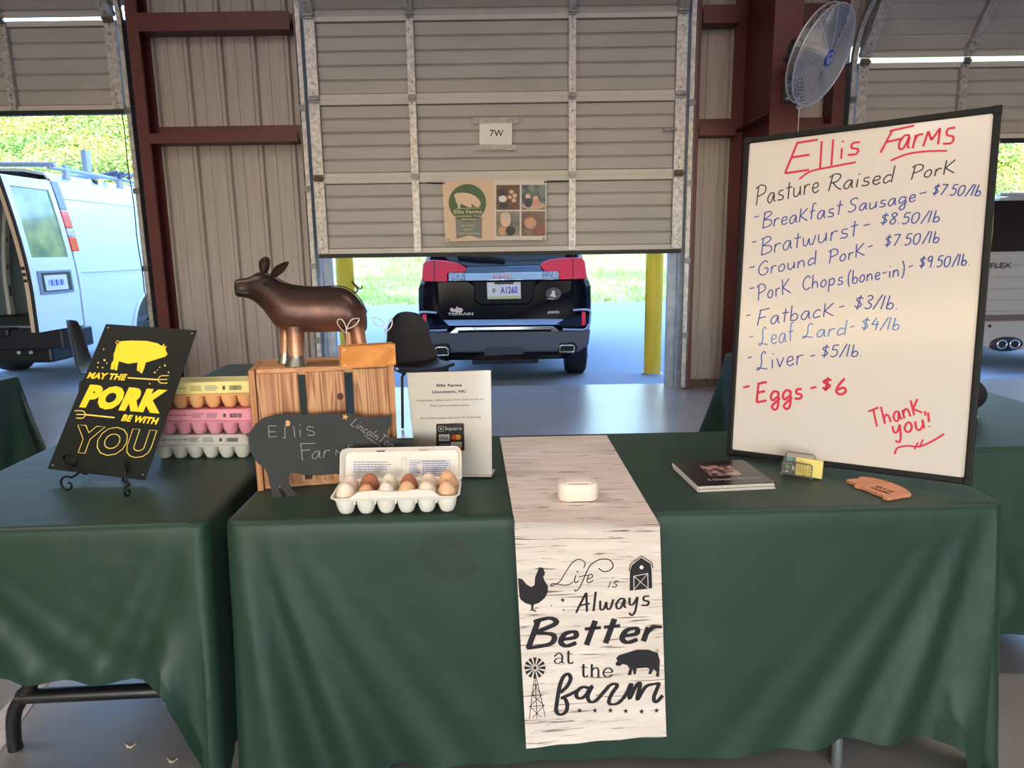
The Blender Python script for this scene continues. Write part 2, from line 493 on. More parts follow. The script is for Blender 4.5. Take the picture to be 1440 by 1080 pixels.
kinds = ['yellow-green leafy shrub on the sunlit hillside behind the vans', 'fresh green leafy shrub on the sunlit hillside behind the vans', 'olive leafy shrub on the sunlit hillside behind the vans']
protos = []
r = random.Random(11); first = {}
spots = []
for k in range(104):
    y = 24.5+(k % 13)*1.3+r.uniform(-.5, .5)
    if k < 78: x = -y*.40-(k/78)*y*.44+r.uniform(-.8, .8)
    else: x = y*(.60+.24*((k-78)/26))+r.uniform(-.6, .6); y += 3
    spots.append((x, y))
for k in range(48):
    y = 28+(k % 6)*1.9+r.uniform(-.5, .5); spots.append((y*(-.38+k/48*.98)+r.uniform(-.7, .7), y))
for k, (x, y) in enumerate(spots):
    mi = k % 3; L = (x, y, hz(x, y)-.25)
    if mi not in first: first[mi] = bush(mi, 5+mi, L, kinds[mi])
    else:
        c = first[mi].copy(); COL.objects.link(c); c.location = L; c.rotation_euler = (0, 0, r.uniform(0, 6.28)); sc = r.uniform(.85, 1.35); c.scale = (sc, sc, sc*r.uniform(.8, 1.1))
# ---------------- building shell
mCeil = M('ceiling_metal', (190, 186, 178), .6)
def sbox(name, a, b_, mat): o = B().bb(a, b_).build(name, mat); o['kind'] = 'structure'; return o
sbox('ceiling', (-12, -9, 5.2), (12, 7.0, 5.3), mCeil)
o_ = B().add([(x, y, z) for x in (-12.4, 12.4) for y, z in ((-9.3, 5.3), (-1, 7.3), (7.3, 5.3))], [(0, 1, 4, 3), (1, 2, 5, 4), (0, 2, 1), (3, 4, 5)]).build('roof', mCeil); o_['kind'] = 'structure'  # unseen gable, its ridge added so the building's shadow reaches the bank
sbox('wall_left', (-12.1, -9, 0), (-12, 7.0, 5.3), mWall)
sbox('wall_right', (12, -9, 0), (12.1, 7.0, 5.3), mWall)
for k_, (a_, c_) in enumerate(((-12, -4.2), (.4, 2.2), (6, 12))):  # unseen rear wall, added with few openings to cut light from behind
    sbox('wall_rear_%d' % (k_+1), (a_, -9.1, 0), (c_, -9, 2.7), mWall)
sbox('wall_rear', (-12, -9.1, 2.7), (12, -9, 5.3), mWall)
mGlow = M('sunlit_translucent_panel', (255, 226, 160), .6, emit=5)  # added glowing strips, out of view, for a warm band reflected in the whiteboard
for k_ in range(9):
    sbox('window_%d' % (k_+1), (-11.8+k_*1.6, -8.995, 2.95), (-10.3+k_*1.6, -8.97, 3.75), mGlow)
for k_ in range(3):
    sbox('window_%d' % (k_+10), (-11.995, -8.8+k_*1.6, 2.95), (-11.97, -7.3+k_*1.6, 3.75), mGlow)
# corrugated wall: one sheet at a time
wb = struct('wall_back', (0, 6.9, 0))
def sheet(x0, x1, z0, z1):
    prof = []
    x = x0; P = .305
    base = -9.0
    xs = [x0]
    k = math.floor((x0-base)/P)
    while base+k*P < x1:
        for a, d in ((0, 0), (.012, .04), (.042, .04), (.054, 0), (.125, 0), (.130, .008), (.142, .008), (.147, 0), (.265, 0), (.27, .010), (.285, .010), (.29, 0)):
            q = base+k*P+a
            if x0 < q < x1: prof.append((q, d))
        k += 1
    prof = [(x0, 0)]+prof+[(x1, 0)]
    vs = []
    for q, d in prof: vs += [(q, 6.9+d, z0), (q, 6.9+d, z1)]
    n = len(prof)
    for q, d in prof: vs += [(q, 6.902+d+.004, z0), (q, 6.902+d+.004, z1)]
    fs = [(2*i, 2*i+2, 2*i+3, 2*i+1) for i in range(n-1)]+[(2*n+2*i, 2*n+2*i+1, 2*n+2*i+3, 2*n+2*i+2) for i in range(n-1)]
    B().add(vs, fs).build('metal_sheet', mWall, wb)
def sheets(x0, x1, z0, z1):
    base = -9.0; x = x0
    while x < x1-.01:
        nx_ = min(x1, base+(math.floor((x-base+.001)/.915)+1)*.915); sheet(x, nx_, z0, z1); x = nx_
sheets(-12, -7.05, 0, 5.2); sheets(-3.33, -1.86, 0, 5.2); sheets(1.66, 3.0, 0, 5.2); sheets(6.85, 12, 0, 5.2)
sheets(-7.05, -3.33, 3.55, 5.2); sheets(-1.86, 1.66, 3.55, 5.2); sheets(3.0, 6.85, 3.12, 5.2)
b = B()
for a, c in ((-12, -7.05), (-3.2, -1.86), (1.66, 2.03), (2.3, 2.9), (6.85, 12)): b.bb((a, 6.84, 0), (c, 6.9, .07))
b.build('base_angle', M('base_trim', (96, 78, 66), .7, col2=(70, 58, 50), scale=20), wb)
# ---------------- steel frame
tn = [1]
def trim(build, mat=mRed, bevel=0, label=None):
    tn[0] += 1
    o = build.build('trim_%d' % tn[0], mat, bevel=bevel); o['kind'] = 'structure'
    if label: o['label'] = label
    return o
def cpost(x0, x1, open_right=True, y0=6.7, z1=5.2):
    b = B(); b.bb((x0, y0, 0), (x1, y0+.012, z1)); b.bb((x0, 6.885, 0), (x1, 6.897, z1))
    if open_right: b.bb((x0, y0+.012, 0), (x0+.012, 6.885, z1)); b.bb((x1-.012, y0+.012, 0), (x1, y0+.03, z1))
    else: b.bb((x1-.012, y0+.012, 0), (x1, 6.885, z1)); b.bb((x0, y0+.012, 0), (x0+.012, y0+.03, z1))
    return b
trim(cpost(-3.325, -3.225), label='oxide red channel post beside the left doorway')
trim(cpost(-1.90, -1.865, True, 6.84), label='narrow red post left of the middle roll-up door')
trim(cpost(1.655, 1.72, False, 6.74), label='narrow red post right of the middle roll-up door')
trim(cpost(2.90, 3.0, True, 6.7), label='dark red post left of the right doorway')
trim(cpost(-7.15, -7.05, True)); trim(cpost(6.85, 6.95, True))
for z0, z1 in ((3.275, 3.425), (2.335, 2.475)):
    for a, c in ((-3.225, -1.90), (1.72, 2.046), (2.27, 2.90), (-12, -7.15), (6.95, 12)):
        zf = z1 if z0 > 3 else z0+.085
        b = B(); b.bb((a, 6.7, z0), (c, 6.712, zf)); b.bb((a, 6.712, z0), (c, 6.886, z0+.01)); b.bb((a, 6.87, z0), (c, 6.882, z1+.03))
        trim(b)
# deep tapered column right of the middle door
col_ = struct('pillar_steel', (2.15, 6.85, 0))
B().bb((2.046, 6.84, 0), (2.27, 6.86, 5.2)).build('outer_flange', mRed, col_)
B().bb((2.15, 5.89, 0), (2.162, 6.84, 5.2)).build('web_plate', mRed, col_)
B().bb((2.055, 5.87, 0), (2.275, 5.89, 5.2)).build('inner_flange', mRed, col_)
b = B(); b.bb((2.056, 5.895, 2.38), (2.15, 6.835, 2.392)); b.build('stiffener_plate', mRed, col_)
# ---------------- sectional roll-up doors
def roller(n, xl, xr, zb, bend, stiles, secs, tilts, gap=0.0, label=None):
    d = struct('door_%d' % n, ((xl+xr)/2, 6.8, zb), label)
    def fr(y0, z0, ph):
        u = Vector((0, -sin(ph), cos(ph))); nn = Vector((0, -cos(ph), -sin(ph)))
        return lambda x, s_, k: Vector((x, y0, z0))+u*s_+nn*k
    def bx(b, f, x0, x1, s0, s1, k0, k1):
        vs = [f(x, s_, k) for k in (k0, k1) for x, s_ in ((x0, s0), (x1, s0), (x1, s1), (x0, s1))]
        b.add(vs, [(0, 3, 2, 1), (4, 5, 6, 7), (0, 1, 5, 4), (1, 2, 6, 5), (2, 3, 7, 6), (3, 0, 4, 7)])
    poses = []
    z = zb
    for h in secs: poses.append((6.8, z, 0, h)); z += h
    y = 6.8-gap*.5; z += gap
    for ph, h in tilts:
        poses.append((y, z, ph, h)); y -= sin(ph)*h; z += cos(ph)*h
    for i, (y0, z0, ph, h) in enumerate(poses):
        f = fr(y0, z0, ph); e = .0005
        # ribbed sheet: five shallow lapped ribs
        nr = 5; p = (h-.09)/nr; prof = [(.045, 0)]
        for k in range(nr):
            s0 = .045+k*p; prof += [(s0+.004, .0), (s0+.012, .012), (s0+p-.012, .016), (s0+p-.003, .004)]
        prof += [(h-.045, 0)]
        b = B(); vs = []
        for s_, k in prof: vs += [f(xl, s_, k-.02), f(xr, s_, k-.02)]
        m_ = len(prof)
        vs += [f(xl, .045, -.03), f(xr, .045, -.03), f(xl, h-.045, -.03), f(xr, h-.045, -.03)]
        b.add(vs, [(2*j, 2*j+1, 2*j+3, 2*j+2) for j in range(m_-1)]+[(2*m_, 2*m_+2, 2*m_+3, 2*m_+1)])
        b.build('ribbed_panel', mDoor, d)
        b = B(); bx(b, f, xl, xr, e, .045, -.02, .022); b.build('section_rail', mRail, d)
        b = B(); bx(b, f, xl, xr, h-.045, h-e, -.02, .022); b.build('section_rail', mRail, d)
        for j, (sx, sw) in enumerate(stiles):
            b = B(); bx(b, f, sx-sw/2, sx+sw/2, .012, h-.012, .0, .045); b.build('stile', mGalv, d)
            b = B(); bx(b, f, sx-sw*.42, sx+sw*.42, h-.03, h+.03, .045, .062); bx(b, f, sx-sw*.5, sx+sw*.5, h-.010, h+.010, .05, .075)
            for q in (.05, .13, h-.05, h-.13):
                bx(b, f, sx-.006, sx+.006, q, q+.012, .045, .05)
            b.build('hinge', mRust if i == 0 and j in (0, len(stiles)-1) else mGalvD, d)
    f = fr(6.8, zb, 0); b = B(); bx(b, f, xl, xr, -.035, .004, -.025, .03); b.build('bottom_seal', mBlackS, d)
    # tracks
    R_ = .55
    for s_, X in ((-1, xl-.05), (1, xr+.05)):
        path = [(X, 6.76, .02), (X, 6.76, bend-.05)]
        for k in range(1, 9):
            a = radians(90*k/8); path.append((X, 6.76-R_*(1-cos(a)), bend-.05+R_*sin(a)))
        path.append((X, 3.2, bend+R_+.0))
        b = B()
        secs_ = []
        for i, p_ in enumerate(path):
            a = Vector(path[max(i-1, 0)]); c = Vector(path[min(i+1, len(path)-1)]); t = (c-a).normalized(); nn = Vector((0, -t.z, t.y))
            P = Vector(p_); secs_.append([P+Vector((x_, 0, 0))+nn*q for x_, q in ((-.02, -.025), (.02, -.025), (.02, .025), (-.02, .025), (-.02, .02), (.014, .02), (.014, -.02), (-.02, -.02))])
        b.loft(secs_); b.build('track', mGalv, d)
        b = B(); b.bb((X+s_*.025, 6.72, .02), (X+s_*.03, 6.86, bend)); b.build('track_angle', mGalvD, d)
        for zz in (.5, 1.2, 1.9, 2.6):
            B().bb((X-.03, 6.715, zz), (X+.03, 6.735, zz+.05)).build('track_bolt_plate', mGalvD, d)
    return d
s1 = ony(10, 90, 6.76).x; s3 = ony(1355, 120, 6.76).x
roller(1, -6.95, -3.455, 2.64, 3.395, [(-6.9, .09), (s1-1.1, .06), (s1, .065), (-3.505, .1)], [.755], [(radians(42), .72), (radians(80), .72)], .035, 'left roll-up sectional door, raised above the white van')
roller(2, -1.79, 1.60, 1.33, 3.40, [(-1.745, .095), (-.86, .066), (.58, .066), (1.555, .095)], [.685, .685, .70], [(radians(42), .72), (radians(80), .72)], .004, 'middle roll-up sectional door, half raised above the black car')
roller(3, 3.14, 6.75, 2.28, 2.95, [(3.185, .09), (s3, .066), (s3+1.45, .066), (6.7, .09)], [.665], [(radians(38), .75), (radians(75), .72), (radians(88), .72)], .05, 'right roll-up sectional door, raised highest above the silver car')
# white door jambs
for x0, x1 in ((-1.86, -1.80), (1.605, 1.655), (-3.41, -3.34), (3.02, 3.10), (-7.05, -6.98), (6.8, 6.85)):
    trim(B().bb((x0, 6.86, 0), (x1, 7.02, 3.75)), mJamb)
for x0, x1 in ((-1.80, -1.72), (1.52, 1.605)):
    trim(B().bb((x0, 6.93, 0), (x1, 7.0, 3.7)), mJamb)
# pull ropes
def rope(x0, y0, x1, y1, Y):
    a = ony(x0, y0, Y); c = ony(x1, y1, Y)
    o = B().tube([a+(c-a)*(i/12)+Vector((.006*sin(i*1.3), 0, 0)) for i in range(13)]+[c+Vector((.01, 0, -.03)), c+Vector((.0, 0, -.2))], .005, 6).build('pull_rope', mCable)
    tag(o, 'thin dark pull rope hanging from the left roll-up door', 'rope')
rope(171, 158, 203, 410, 6.7)
# floor line and litter
q = [onz(x, y, .002) for x, y in ((0, 1001), (0, 1045), (54, 966), (32, 966))]
d1 = (q[3]-q[0]); d2 = (q[2]-q[1])
B().face([q[0]-d1*3, q[1]-d2*3, q[2]+d2*6, q[3]+d1*6]).build('trim_90', M('white_floor_paint', (214, 206, 204), .7, col2=(190, 184, 184), scale=30))['kind'] = 'structure'
mLeaf = M('dry_leaf_mat', (150, 130, 104), .8, col2=(190, 176, 156), scale=30)
for (x, y, s_, lb) in ((239, 990, .022, 'pale torn scrap lying by the hanging corner of the left cloth'), (184, 1048, .017, 'dry curled leaf on the dark floor beneath the left table'), (243, 1069, .015, 'small dry leaf on the floor nearest the hanging green cloth corner')):
    c = onz(x, y, .006); B().prism([c+Vector((s_*cos(a)*(1+.3*sin(3*a)), s_*.5*sin(a), .004*cos(2*a))) for a in [2*pi*k/9 for k in range(9)]], (0, 0, .003)).build('dry_leaf', mLeaf)
    tag(bpy.data.objects[sorted([o.name for o in bpy.data.objects if o.name.startswith('dry_leaf')])[-1]], lb, 'leaf')
# ================================================================== TABLES
mCloth = M('green_cloth', (17, 46, 36), .50, col2=(24, 54, 43), scale=3, detail=5, bump=.45, bscale=7, sheen=.04, contrast=.3, spec=.42)
def stain_mat(base, c, r_):
    mt = base.copy(); mt.name = 'green_cloth_stained'; n = mt.node_tree.nodes; l = mt.node_tree.links
    tc = n.new('ShaderNodeTexCoord'); no = n.new('ShaderNodeTexNoise'); no.inputs['Scale'].default_value = 22; no.inputs['Detail'].default_value = 2
    l.new(tc.outputs['Object'], no.inputs[0])
    vm = n.new('ShaderNodeVectorMath'); vm.operation = 'SUBTRACT'; l.new(tc.outputs['Object'], vm.inputs[0]); vm.inputs[1].default_value = c
    sc = n.new('ShaderNodeVectorMath'); sc.operation = 'MULTIPLY'; l.new(vm.outputs[0], sc.inputs[0]); sc.inputs[1].default_value = (1, .6, .85)
    ln_ = n.new('ShaderNodeVectorMath'); ln_.operation = 'LENGTH'; l.new(sc.outputs[0], ln_.inputs[0])
    ma = n.new('ShaderNodeMath'); ma.operation = 'MULTIPLY_ADD'; l.new(no.outputs[0], ma.inputs[0]); ma.inputs[1].default_value = .07; l.new(ln_.outputs['Value'], ma.inputs[2])
    cr = n.new('ShaderNodeMapRange'); l.new(ma.outputs[0], cr.inputs[0]); cr.inputs[1].default_value = r_+.033; cr.inputs[2].default_value = r_+.037
    b = n['Principled BSDF']; src = b.inputs['Base Color'].links[0].from_socket
    mx = n.new('ShaderNodeMix'); mx.data_type = 'RGBA'; l.new(cr.outputs[0], mx.inputs['Factor']); mx.inputs['A'].default_value = lin((24, 42, 36)); l.new(src, mx.inputs['B']); l.new(mx.outputs['Result'], b.inputs['Base Color'])
    return mt
TH = .74
def rect_frame(O, ang):
    e1 = Vector((cos(ang), sin(ang), 0)); e2 = Vector((-sin(ang), cos(ang), 0)); return lambda u, v, z=0: Vector(O)+e1*u+e2*v+Vector((0, 0, z))
def cloth(label, O, ang, w_, d_, drop, corner, seed, mat=mCloth, z=TH, amp=(.02, .02, .02, .02), group=None, flare=1.0, tilt=0.0, notch=None):
    """corner: for corners 0..3 (front-left, front-right, back-right, back-left) an (out-u, out-v, extra-drop, spread) flare"""
    P = rect_frame((O[0], O[1], 0), ang); rc = .025; r = random.Random(seed)
    ring = []
    step = .022
    cs = [(0, 0), (w_, 0), (w_, d_), (0, d_)]; dirs = [(1, 0), (0, 1), (-1, 0), (0, -1)]
    for k in range(4):
        c = cs[k]; dr = dirs[k]; L = (w_, d_, w_, d_)[k]; no = (dr[1], -dr[0]); pv = dirs[k-1]; pno = (pv[1], -pv[0])
        cen = (c[0]+dr[0]*rc-pno[0]*0-no[0]*rc*0+pv[0]*-rc, c[1]+dr[1]*rc-pv[1]*rc)
        for j in range(5):
            a = j/5; n_ = Vector((pno[0]*(1-a)+no[0]*a, pno[1]*(1-a)+no[1]*a)).normalized(); ring.append((Vector(cen)+n_*rc, n_, k, 0))
        m_ = int((L-2*rc)/step)
        for j in range(m_+1):
            a = rc+(L-2*rc)*j/m_; ring.append((Vector((c[0]+dr[0]*a, c[1]+dr[1]*a)), Vector(no), k, a))
    N = len(ring)
    ph = [[r.uniform(0, 6.28) for _ in range(5)] for _ in range(4)]; fq = [[r.uniform(4, 7), r.uniform(9, 13), r.uniform(17, 23)] for _ in range(4)]
    def fold(k, a): return .55*sin(fq[k][0]*a+ph[k][0])+.3*sin(fq[k][1]*a+ph[k][1])+.15*sin(fq[k][2]*a+ph[k][2])
    rows = []
    rows.append([P(p.x-n.x*.018, p.y-n.y*.018, z+.003) for p, n, k, a in ring])
    rows.append([P(p.x-n.x*.006, p.y-n.y*.006, z+.003) for p, n, k, a in ring])
    rows.append([P(p.x+n.x*.003, p.y+n.y*.003, z-.003) for p, n, k, a in ring])
    rows.append([P(p.x+n.x*.005, p.y+n.y*.005, z-.012) for p, n, k, a in ring])
    T = 22; Ls = [w_, d_, w_, d_]
    for t_ in range(1, T+1):
        t = t_/T; row = []
        for p, n, k, a in ring:
            dz = drop; du = dv = 0
            L = Ls[k]; edge = min(1, max(0, min(a, L-a))/.12)
            f = fold(k, a)*amp[k]*t**1.1*edge
            for q_, cr_ in ((a, k), (L-a, (k+1) % 4)):
                f += .020*flare*min(1, amp[k]/.015)*t**.9*math.exp(-(q_/(.10+.34*t))**2)*sin(2*pi*q_/(.05+.13*t)+cr_*1.3+seed)*min(1, q_/.03)
            for ci, c in enumerate(cs):
                dd = (p-Vector(c)).length; cu, cv, ex, sp = corner[ci]
                wq = math.exp(-(dd/(sp*(.35+.65*t)))**2)
                wave = 1+.55*sin(dd*30+ci*2+1.2*t)*(dd > .02)
                du += cu*wq*t**1.2*wave; dv += cv*wq*t**1.2*wave; e_ = max(0, min(1, 1.25-dd/(sp*.9))); dz += ex*e_*e_*(3-2*e_)
            if k == 0: dz += tilt*(1-a/L)-(notch[2]*math.exp(-((L-a-notch[0])/notch[1])**2) if notch else 0)
            x = p.x+n.x*(.006+.008*t+f)+du; y = p.y+n.y*(.006+.008*t+f)+dv
            row.append(P(x, y, max(z-.003-dz*t+.006*sin(a*5+k)*t, .004)))
        rows.append(row)
    b = B(); b.loft(rows, caps=False); b.f.append(list(range(N)))
    o = b.build('tablecloth', mat, smooth=55); tag(o, label, 'tablecloth', group)
    return o
mTop = M('grey_plastic_top', (170, 168, 162), .5); mLegB = M('black_painted_tube', (20, 20, 24), .35, spec=.6); mLegG = M('grey_painted_tube', (104, 108, 112), .4, .3)
def table(label, O, ang, w_, d_, leg, long_u=True, group=None, zt=TH-.004):
    P = rect_frame((O[0], O[1], 0), ang); c = P(w_/2, d_/2)
    t = thing('folding_table', label, 'table', (c.x, c.y, 0), group)
    B().prism([P(.006, .006, zt-.045), P(w_-.006, .006, zt-.045), P(w_-.006, d_-.006, zt-.045), P(.006, d_-.006, zt-.045)], (0, 0, .042)).build('tabletop', mTop, t, bevel=.006)
    for s_ in (0, 1):
        b = B()
        if long_u: A = lambda q, z: P((.32 if not s_ else w_-.32), q*d_, z)
        else: A = lambda q, z: P(q*w_, (.25 if not s_ else d_-.32), z)
        zc = .16
        for q in (.12, .88):
            sg = 1 if q < .5 else -1
            pts = [A(q+sg*.10, zt-.05), A(q+sg*.10, .32), A(q+sg*.08, zc+.05), A(q, zc-.04), A(q-sg*.02, .04), A(q-sg*.02, .0)]
            B().tube(smoothline(pts, 4), .0145 if long_u else .019, 10).build('leg', leg, t, smooth=50)
        B().tube([A(.14, zc), A(.86, zc)], .016 if long_u else .021, 10).build('cross_bar', leg, t, smooth=50)
    return t
ANG = .0238
MO = (-.665, 1.553)
RP = rect_frame((MO[0], MO[1], 0), ANG)
table('folding table under the dark green cloth with the printed runner', MO, ANG, 1.83, .725, mLegG)
stn = ony(628, 787, 1.55)
cl = cloth('dark green cloth with a damp patch over the front table', MO, ANG, 1.83, .725, .600,
      [(.0, -.05, .12, .10), (.03, -.05, .17, .13), (.02, .03, .1, .12), (-.0, .03, .1, .1)], 4, stain_mat(mCloth, (stn.x, stn.y, stn.z), .058), amp=(.022, .02, .015, .006), flare=1.7, tilt=.062, notch=(.095, .022, .07))
LO = (-1.462, 1.513)
LA = .055
LP = rect_frame((LO[0], LO[1], 0), LA)
table('long folding table with black bent legs under the left green cloth', LO, LA, .75, 2.42, mLegB, False)
cloth('dark green cloth over the left table beneath the black pork sign', LO, LA, .75, 2.42, .385,
      [(0, -.03, .12, .1), (.0, -.075, .26, .11), (.0, .04, .2, .12), (-.03, .04, .2, .12)], 9, amp=(.022, .006, .015, .02))
RO = (1.235, 2.06)
table('folding table end-on behind the right end of the whiteboard', RO, -.002, .745, 2.03, mLegG, False)
cloth('dark green cloth on the table running back behind the whiteboard', RO, -.002, .745, 2.03, .60,
      [(0, -.03, .05, .1), (.04, -.03, .05, .12), (.05, .05, .08, .14), (-.13, .02, .08, .2)], 14, amp=(.02, .02, .02, .03))
table('folding table at the far left below the white van', (-3.36, 1.7), 0.0, .8, 1.95, mLegB, False)
cloth('dark green cloth on the far left table with papers on it', (-3.36, 1.7), .0, .8, 1.95, .60,
      [(0, -.03, .05, .1), (.03, -.03, .05, .12), (.15, .02, .08, .18), (-.05, .02, .08, .2)], 18, amp=(.02, .03, .02, .03))
mPaper = M('white_paper', (228, 222, 216), .6)
for k, (u, v, a, lb) in enumerate(((.585, 1.60, .2, 'white sheet nearest the corner of the far left table'), (.50, 1.44, -.15, 'white sheet lying nearer on the far left table'))):
    c = Vector((-3.36+u, 1.7+v, .7445+k*.0006)); e = Vector((cos(a), sin(a), 0)); f = Vector((-sin(a), cos(a), 0))
    o = B().prism([c-e*.108-f*.14, c+e*.108-f*.14, c+e*.108+f*.14, c-e*.108+f*.14], (0, 0, .0004)).build('paper_sheet', mPaper); tag(o, lb, 'paper')
# ---------------- runner
mRun = M('printed_runner', (222, 204, 192), .75)
def runner_mat():
    mt = bpy.data.materials.new('runner_woodprint'); mt.use_nodes = True; n = mt.node_tree.nodes; l = mt.node_tree.links; b = n['Principled BSDF']
    b.inputs['Roughness'].default_value = .8; b.inputs['Specular IOR Level'].default_value = .2
    uv = n.new('ShaderNodeUVMap'); 
    def noise(sx, sy, sc, det, dist=0):
        mp = n.new('ShaderNodeMapping'); mp.inputs['Scale'].default_value = (sx, sy, 1); l.new(uv.outputs[0], mp.inputs[0])
        no = n.new('ShaderNodeTexNoise'); no.inputs['Scale'].default_value = sc; no.inputs['Detail'].default_value = det; no.inputs['Distortion'].default_value = dist; l.new(mp.outputs[0], no.inputs[0]); return no.outputs[0]
    def ramp(src, p0, p1, c0, c1):
        cr = n.new('ShaderNodeValToRGB'); e = cr.color_ramp.elements; e[0].position = p0; e[1].position = p1; e[0].color = c0; e[1].color = c1; l.new(src, cr.inputs[0]); return cr.outputs[0]
    base = ramp(noise(1.6, 40, 1, 6, .3), .3, .7, lin((210, 194, 184)), lin((228, 214, 205)))
    m1 = ramp(noise(2.6, 150, 1, 5, .9), .60, .66, (0, 0, 0, 1), (1, 1, 1, 1))
    mx = n.new('ShaderNodeMix'); mx.data_type = 'RGBA'; l.new(m1, mx.inputs['Factor']); l.new(base, mx.inputs['A']); mx.inputs['B'].default_value = lin((132, 112, 106)); l.new(mx.outputs['Result'], b.inputs['Base Color'])
    return mt
rt = thing('table_runner', 'whitewashed wood-print runner reading Life is Always Better at the farm', 'table runner', tuple(RP(.75, .3, TH)))
bl = onz(703, 615, .746); br = onz(853, 612, .746); fl = onz(724, 738, .746); frt = onz(928, 738, .746)
yf = 1.553-.034
FPl = Pl((0, yf+.0238*.7-.006, .5), (1, .0238, 0), (0, 0, 1))
rows = []
NU = 24
def rowline(a, c, dz=0, ripple=0): return [a+(c-a)*(i/NU)+Vector((0, -ripple*(.5+.5*sin(i*.9)), dz)) for i in range(NU+1)]
for k in range(9):
    t = k/8; A = bl+(fl-bl)*t; C = br+(frt-br)*t
    if k == 8: A.y += .012; C.y += .012
    rows.append(rowline(A, C))
tl = FPl.img(723.5, 743); tr = FPl.img(928, 741); bL = FPl.img(740, 1052); bR = FPl.img(937, 1035)
rows.append([(a+c)/2+Vector((0, -.004, .004)) for a, c in zip(rows[-1], rowline(tl, tr))])
for k in range(13):
    t = k/12; rows.append(rowline(tl+(bL-tl)*t, tr+(bR-tr)*t, 0, .003*max(0, t-.9)*10))
for i in range(NU+1):   # soft wave of the hem
    u = i/NU; rows[-1][i].z += .010*sin(u*pi)*(-1 if u > .5 else -.6)*0+.012*(u**2-u)*-1
vs = [p for q_ in rows for p in q_]
uvs = []; ln = 0
for j, q_ in enumerate(rows):
    if j: ln += (q_[0]-rows[j-1][0]).length
    uvs += [(i/NU, ln) for i in range(NU+1)]
b = B(); b.add(vs, [(j*(NU+1)+i, j*(NU+1)+i+1, (j+1)*(NU+1)+i+1, (j+1)*(NU+1)+i) for j in range(len(rows)-1) for i in range(NU)])
b.build('printed_cloth', runner_mat(), rt, smooth=50, uv=uvs)
mInk = M('black_print', (30, 26, 34), .8)
K = FPl.crop(690, 770, 3.6); O_ = .0012
b = B()
shape(b, K, [(138, 155), (160, 160), (180, 185), (205, 200), (222, 190), (225, 150), (240, 115), (245, 100), (250, 97), (255, 105), (262, 97), (266, 107), (270, 112), (270, 120), (280, 125), (272, 130), (275, 140), (265, 145), (272, 165), (290, 195), (290, 225), (275, 255), (245, 280), (218, 290), (215, 312), (235, 322), (225, 325), (212, 319), (195, 322), (206, 312), (204, 290), (175, 282), (150, 262), (145, 240)], O_)
b.build('rooster_print', mInk, rt)
b = B(); stroke(b, K, [(700, 118), (708, 84), (762, 42), (816, 76), (822, 106)], .0022, O_, False)
shape(b, K, [(705, 118), (714, 90), (762, 51), (810, 82), (815, 120), (818, 205), (800, 208), (703, 219)], O_); b.build('barn_print', mInk, rt)
mRunW = M('print_gap_white', (226, 212, 204), .8)
b = B(); stroke(b, K, [(725, 216), (725, 145), (795, 131), (797, 207)], .0016, O_+.0005, False); stroke(b, K, [(725, 214), (795, 131)], .0012, O_+.0005, False); stroke(b, K, [(725, 145), (797, 207)], .0012, O_+.0005, False); disc(b, K, 764, 100, 10, O_+.0005)
b.build('barn_door_print', mRunW, rt)
b = B()
for x, y, r_ in ((365, 266, 13), (370, 317, 7), (307, 293, 5)): star(b, K, x, y, r_, O_)
for x, y in ((450, 825), (528, 825), (606, 825), (684, 828), (764, 830), (840, 825)): star(b, K, x, y, 15, O_)
b.build('star_print', mInk, rt)
b = B()
stroke(b, K, [(470, 105), (478, 78), (450, 60), (415, 75), (380, 125), (350, 172), (320, 190), (303, 191), (318, 182), (360, 190), (395, 188), (418, 172)], .0022, O_)
stroke(b, K, [(432, 140), (424, 165), (430, 178), (446, 168)], .0026, O_); disc(b, K, 440, 123, 4, O_)
stroke(b, K, [(545, 105), (575, 122), (608, 112), (620, 88), (600, 62), (555, 60), (510, 85), (485, 125), (467, 168), (448, 206), (430, 220), (424, 212)], .0026, O_)
stroke(b, K, [(445, 150), (475, 142), (500, 141)], .002, O_)
stroke(b, K, [(488, 160), (514, 150), (511, 135), (496, 142), (488, 168), (499, 178), (520, 166)], .0024, O_)
b.build('script_lettering', mInk, rt); b = B(); hand(b, K, 'is', (590, 203), (640, 201), 62, .0022, O_, .4)
b.build('script_lettering', mInk, rt); b = B(); hand(b, K, 'Always', (432, 330), (806, 292), 96, .0056, O_, .15, .35, .1)
b.build('script_lettering', mInk, rt); b = B(); hand(b, K, 'Better', (182, 507), (850, 470), 140, .0140, O_, .22, .5, .3)
b.build('script_lettering', mInk, rt); b = B(); stroke(b, K, [(322, 552), (345, 535), (362, 548), (362, 580), (376, 584)], .0045, O_, True, .6); stroke(b, K, [(362, 562), (335, 562), (324, 577), (340, 588), (362, 576)], .0040, O_, True, .6)
stroke(b, K, [(394, 522), (394, 576), (404, 587), (418, 580)], .0052, O_, True, .6); stroke(b, K, [(381, 538), (415, 538)], .0018, O_)
b.build('script_lettering', mInk, rt); b = B(); stroke(b, K, [(470, 590), (470, 645), (480, 655), (494, 648)], .0055, O_, True, .6); stroke(b, K, [(454, 606), (492, 606)], .0018, O_)
stroke(b, K, [(512, 590), (512, 655)], .0055, O_); stroke(b, K, [(512, 622), (532, 608), (545, 620), (545, 655)], .0048, O_, True, .6); stroke(b, K, [(502, 655), (524, 655)], .0016, O_); stroke(b, K, [(536, 655), (557, 655)], .0016, O_)
stroke(b, K, [(573, 632), (615, 630), (606, 613), (590, 610), (573, 625), (573, 645), (592, 657), (618, 645)], .0046, O_, True, .55)
b.build('script_lettering', mInk, rt); b = B()
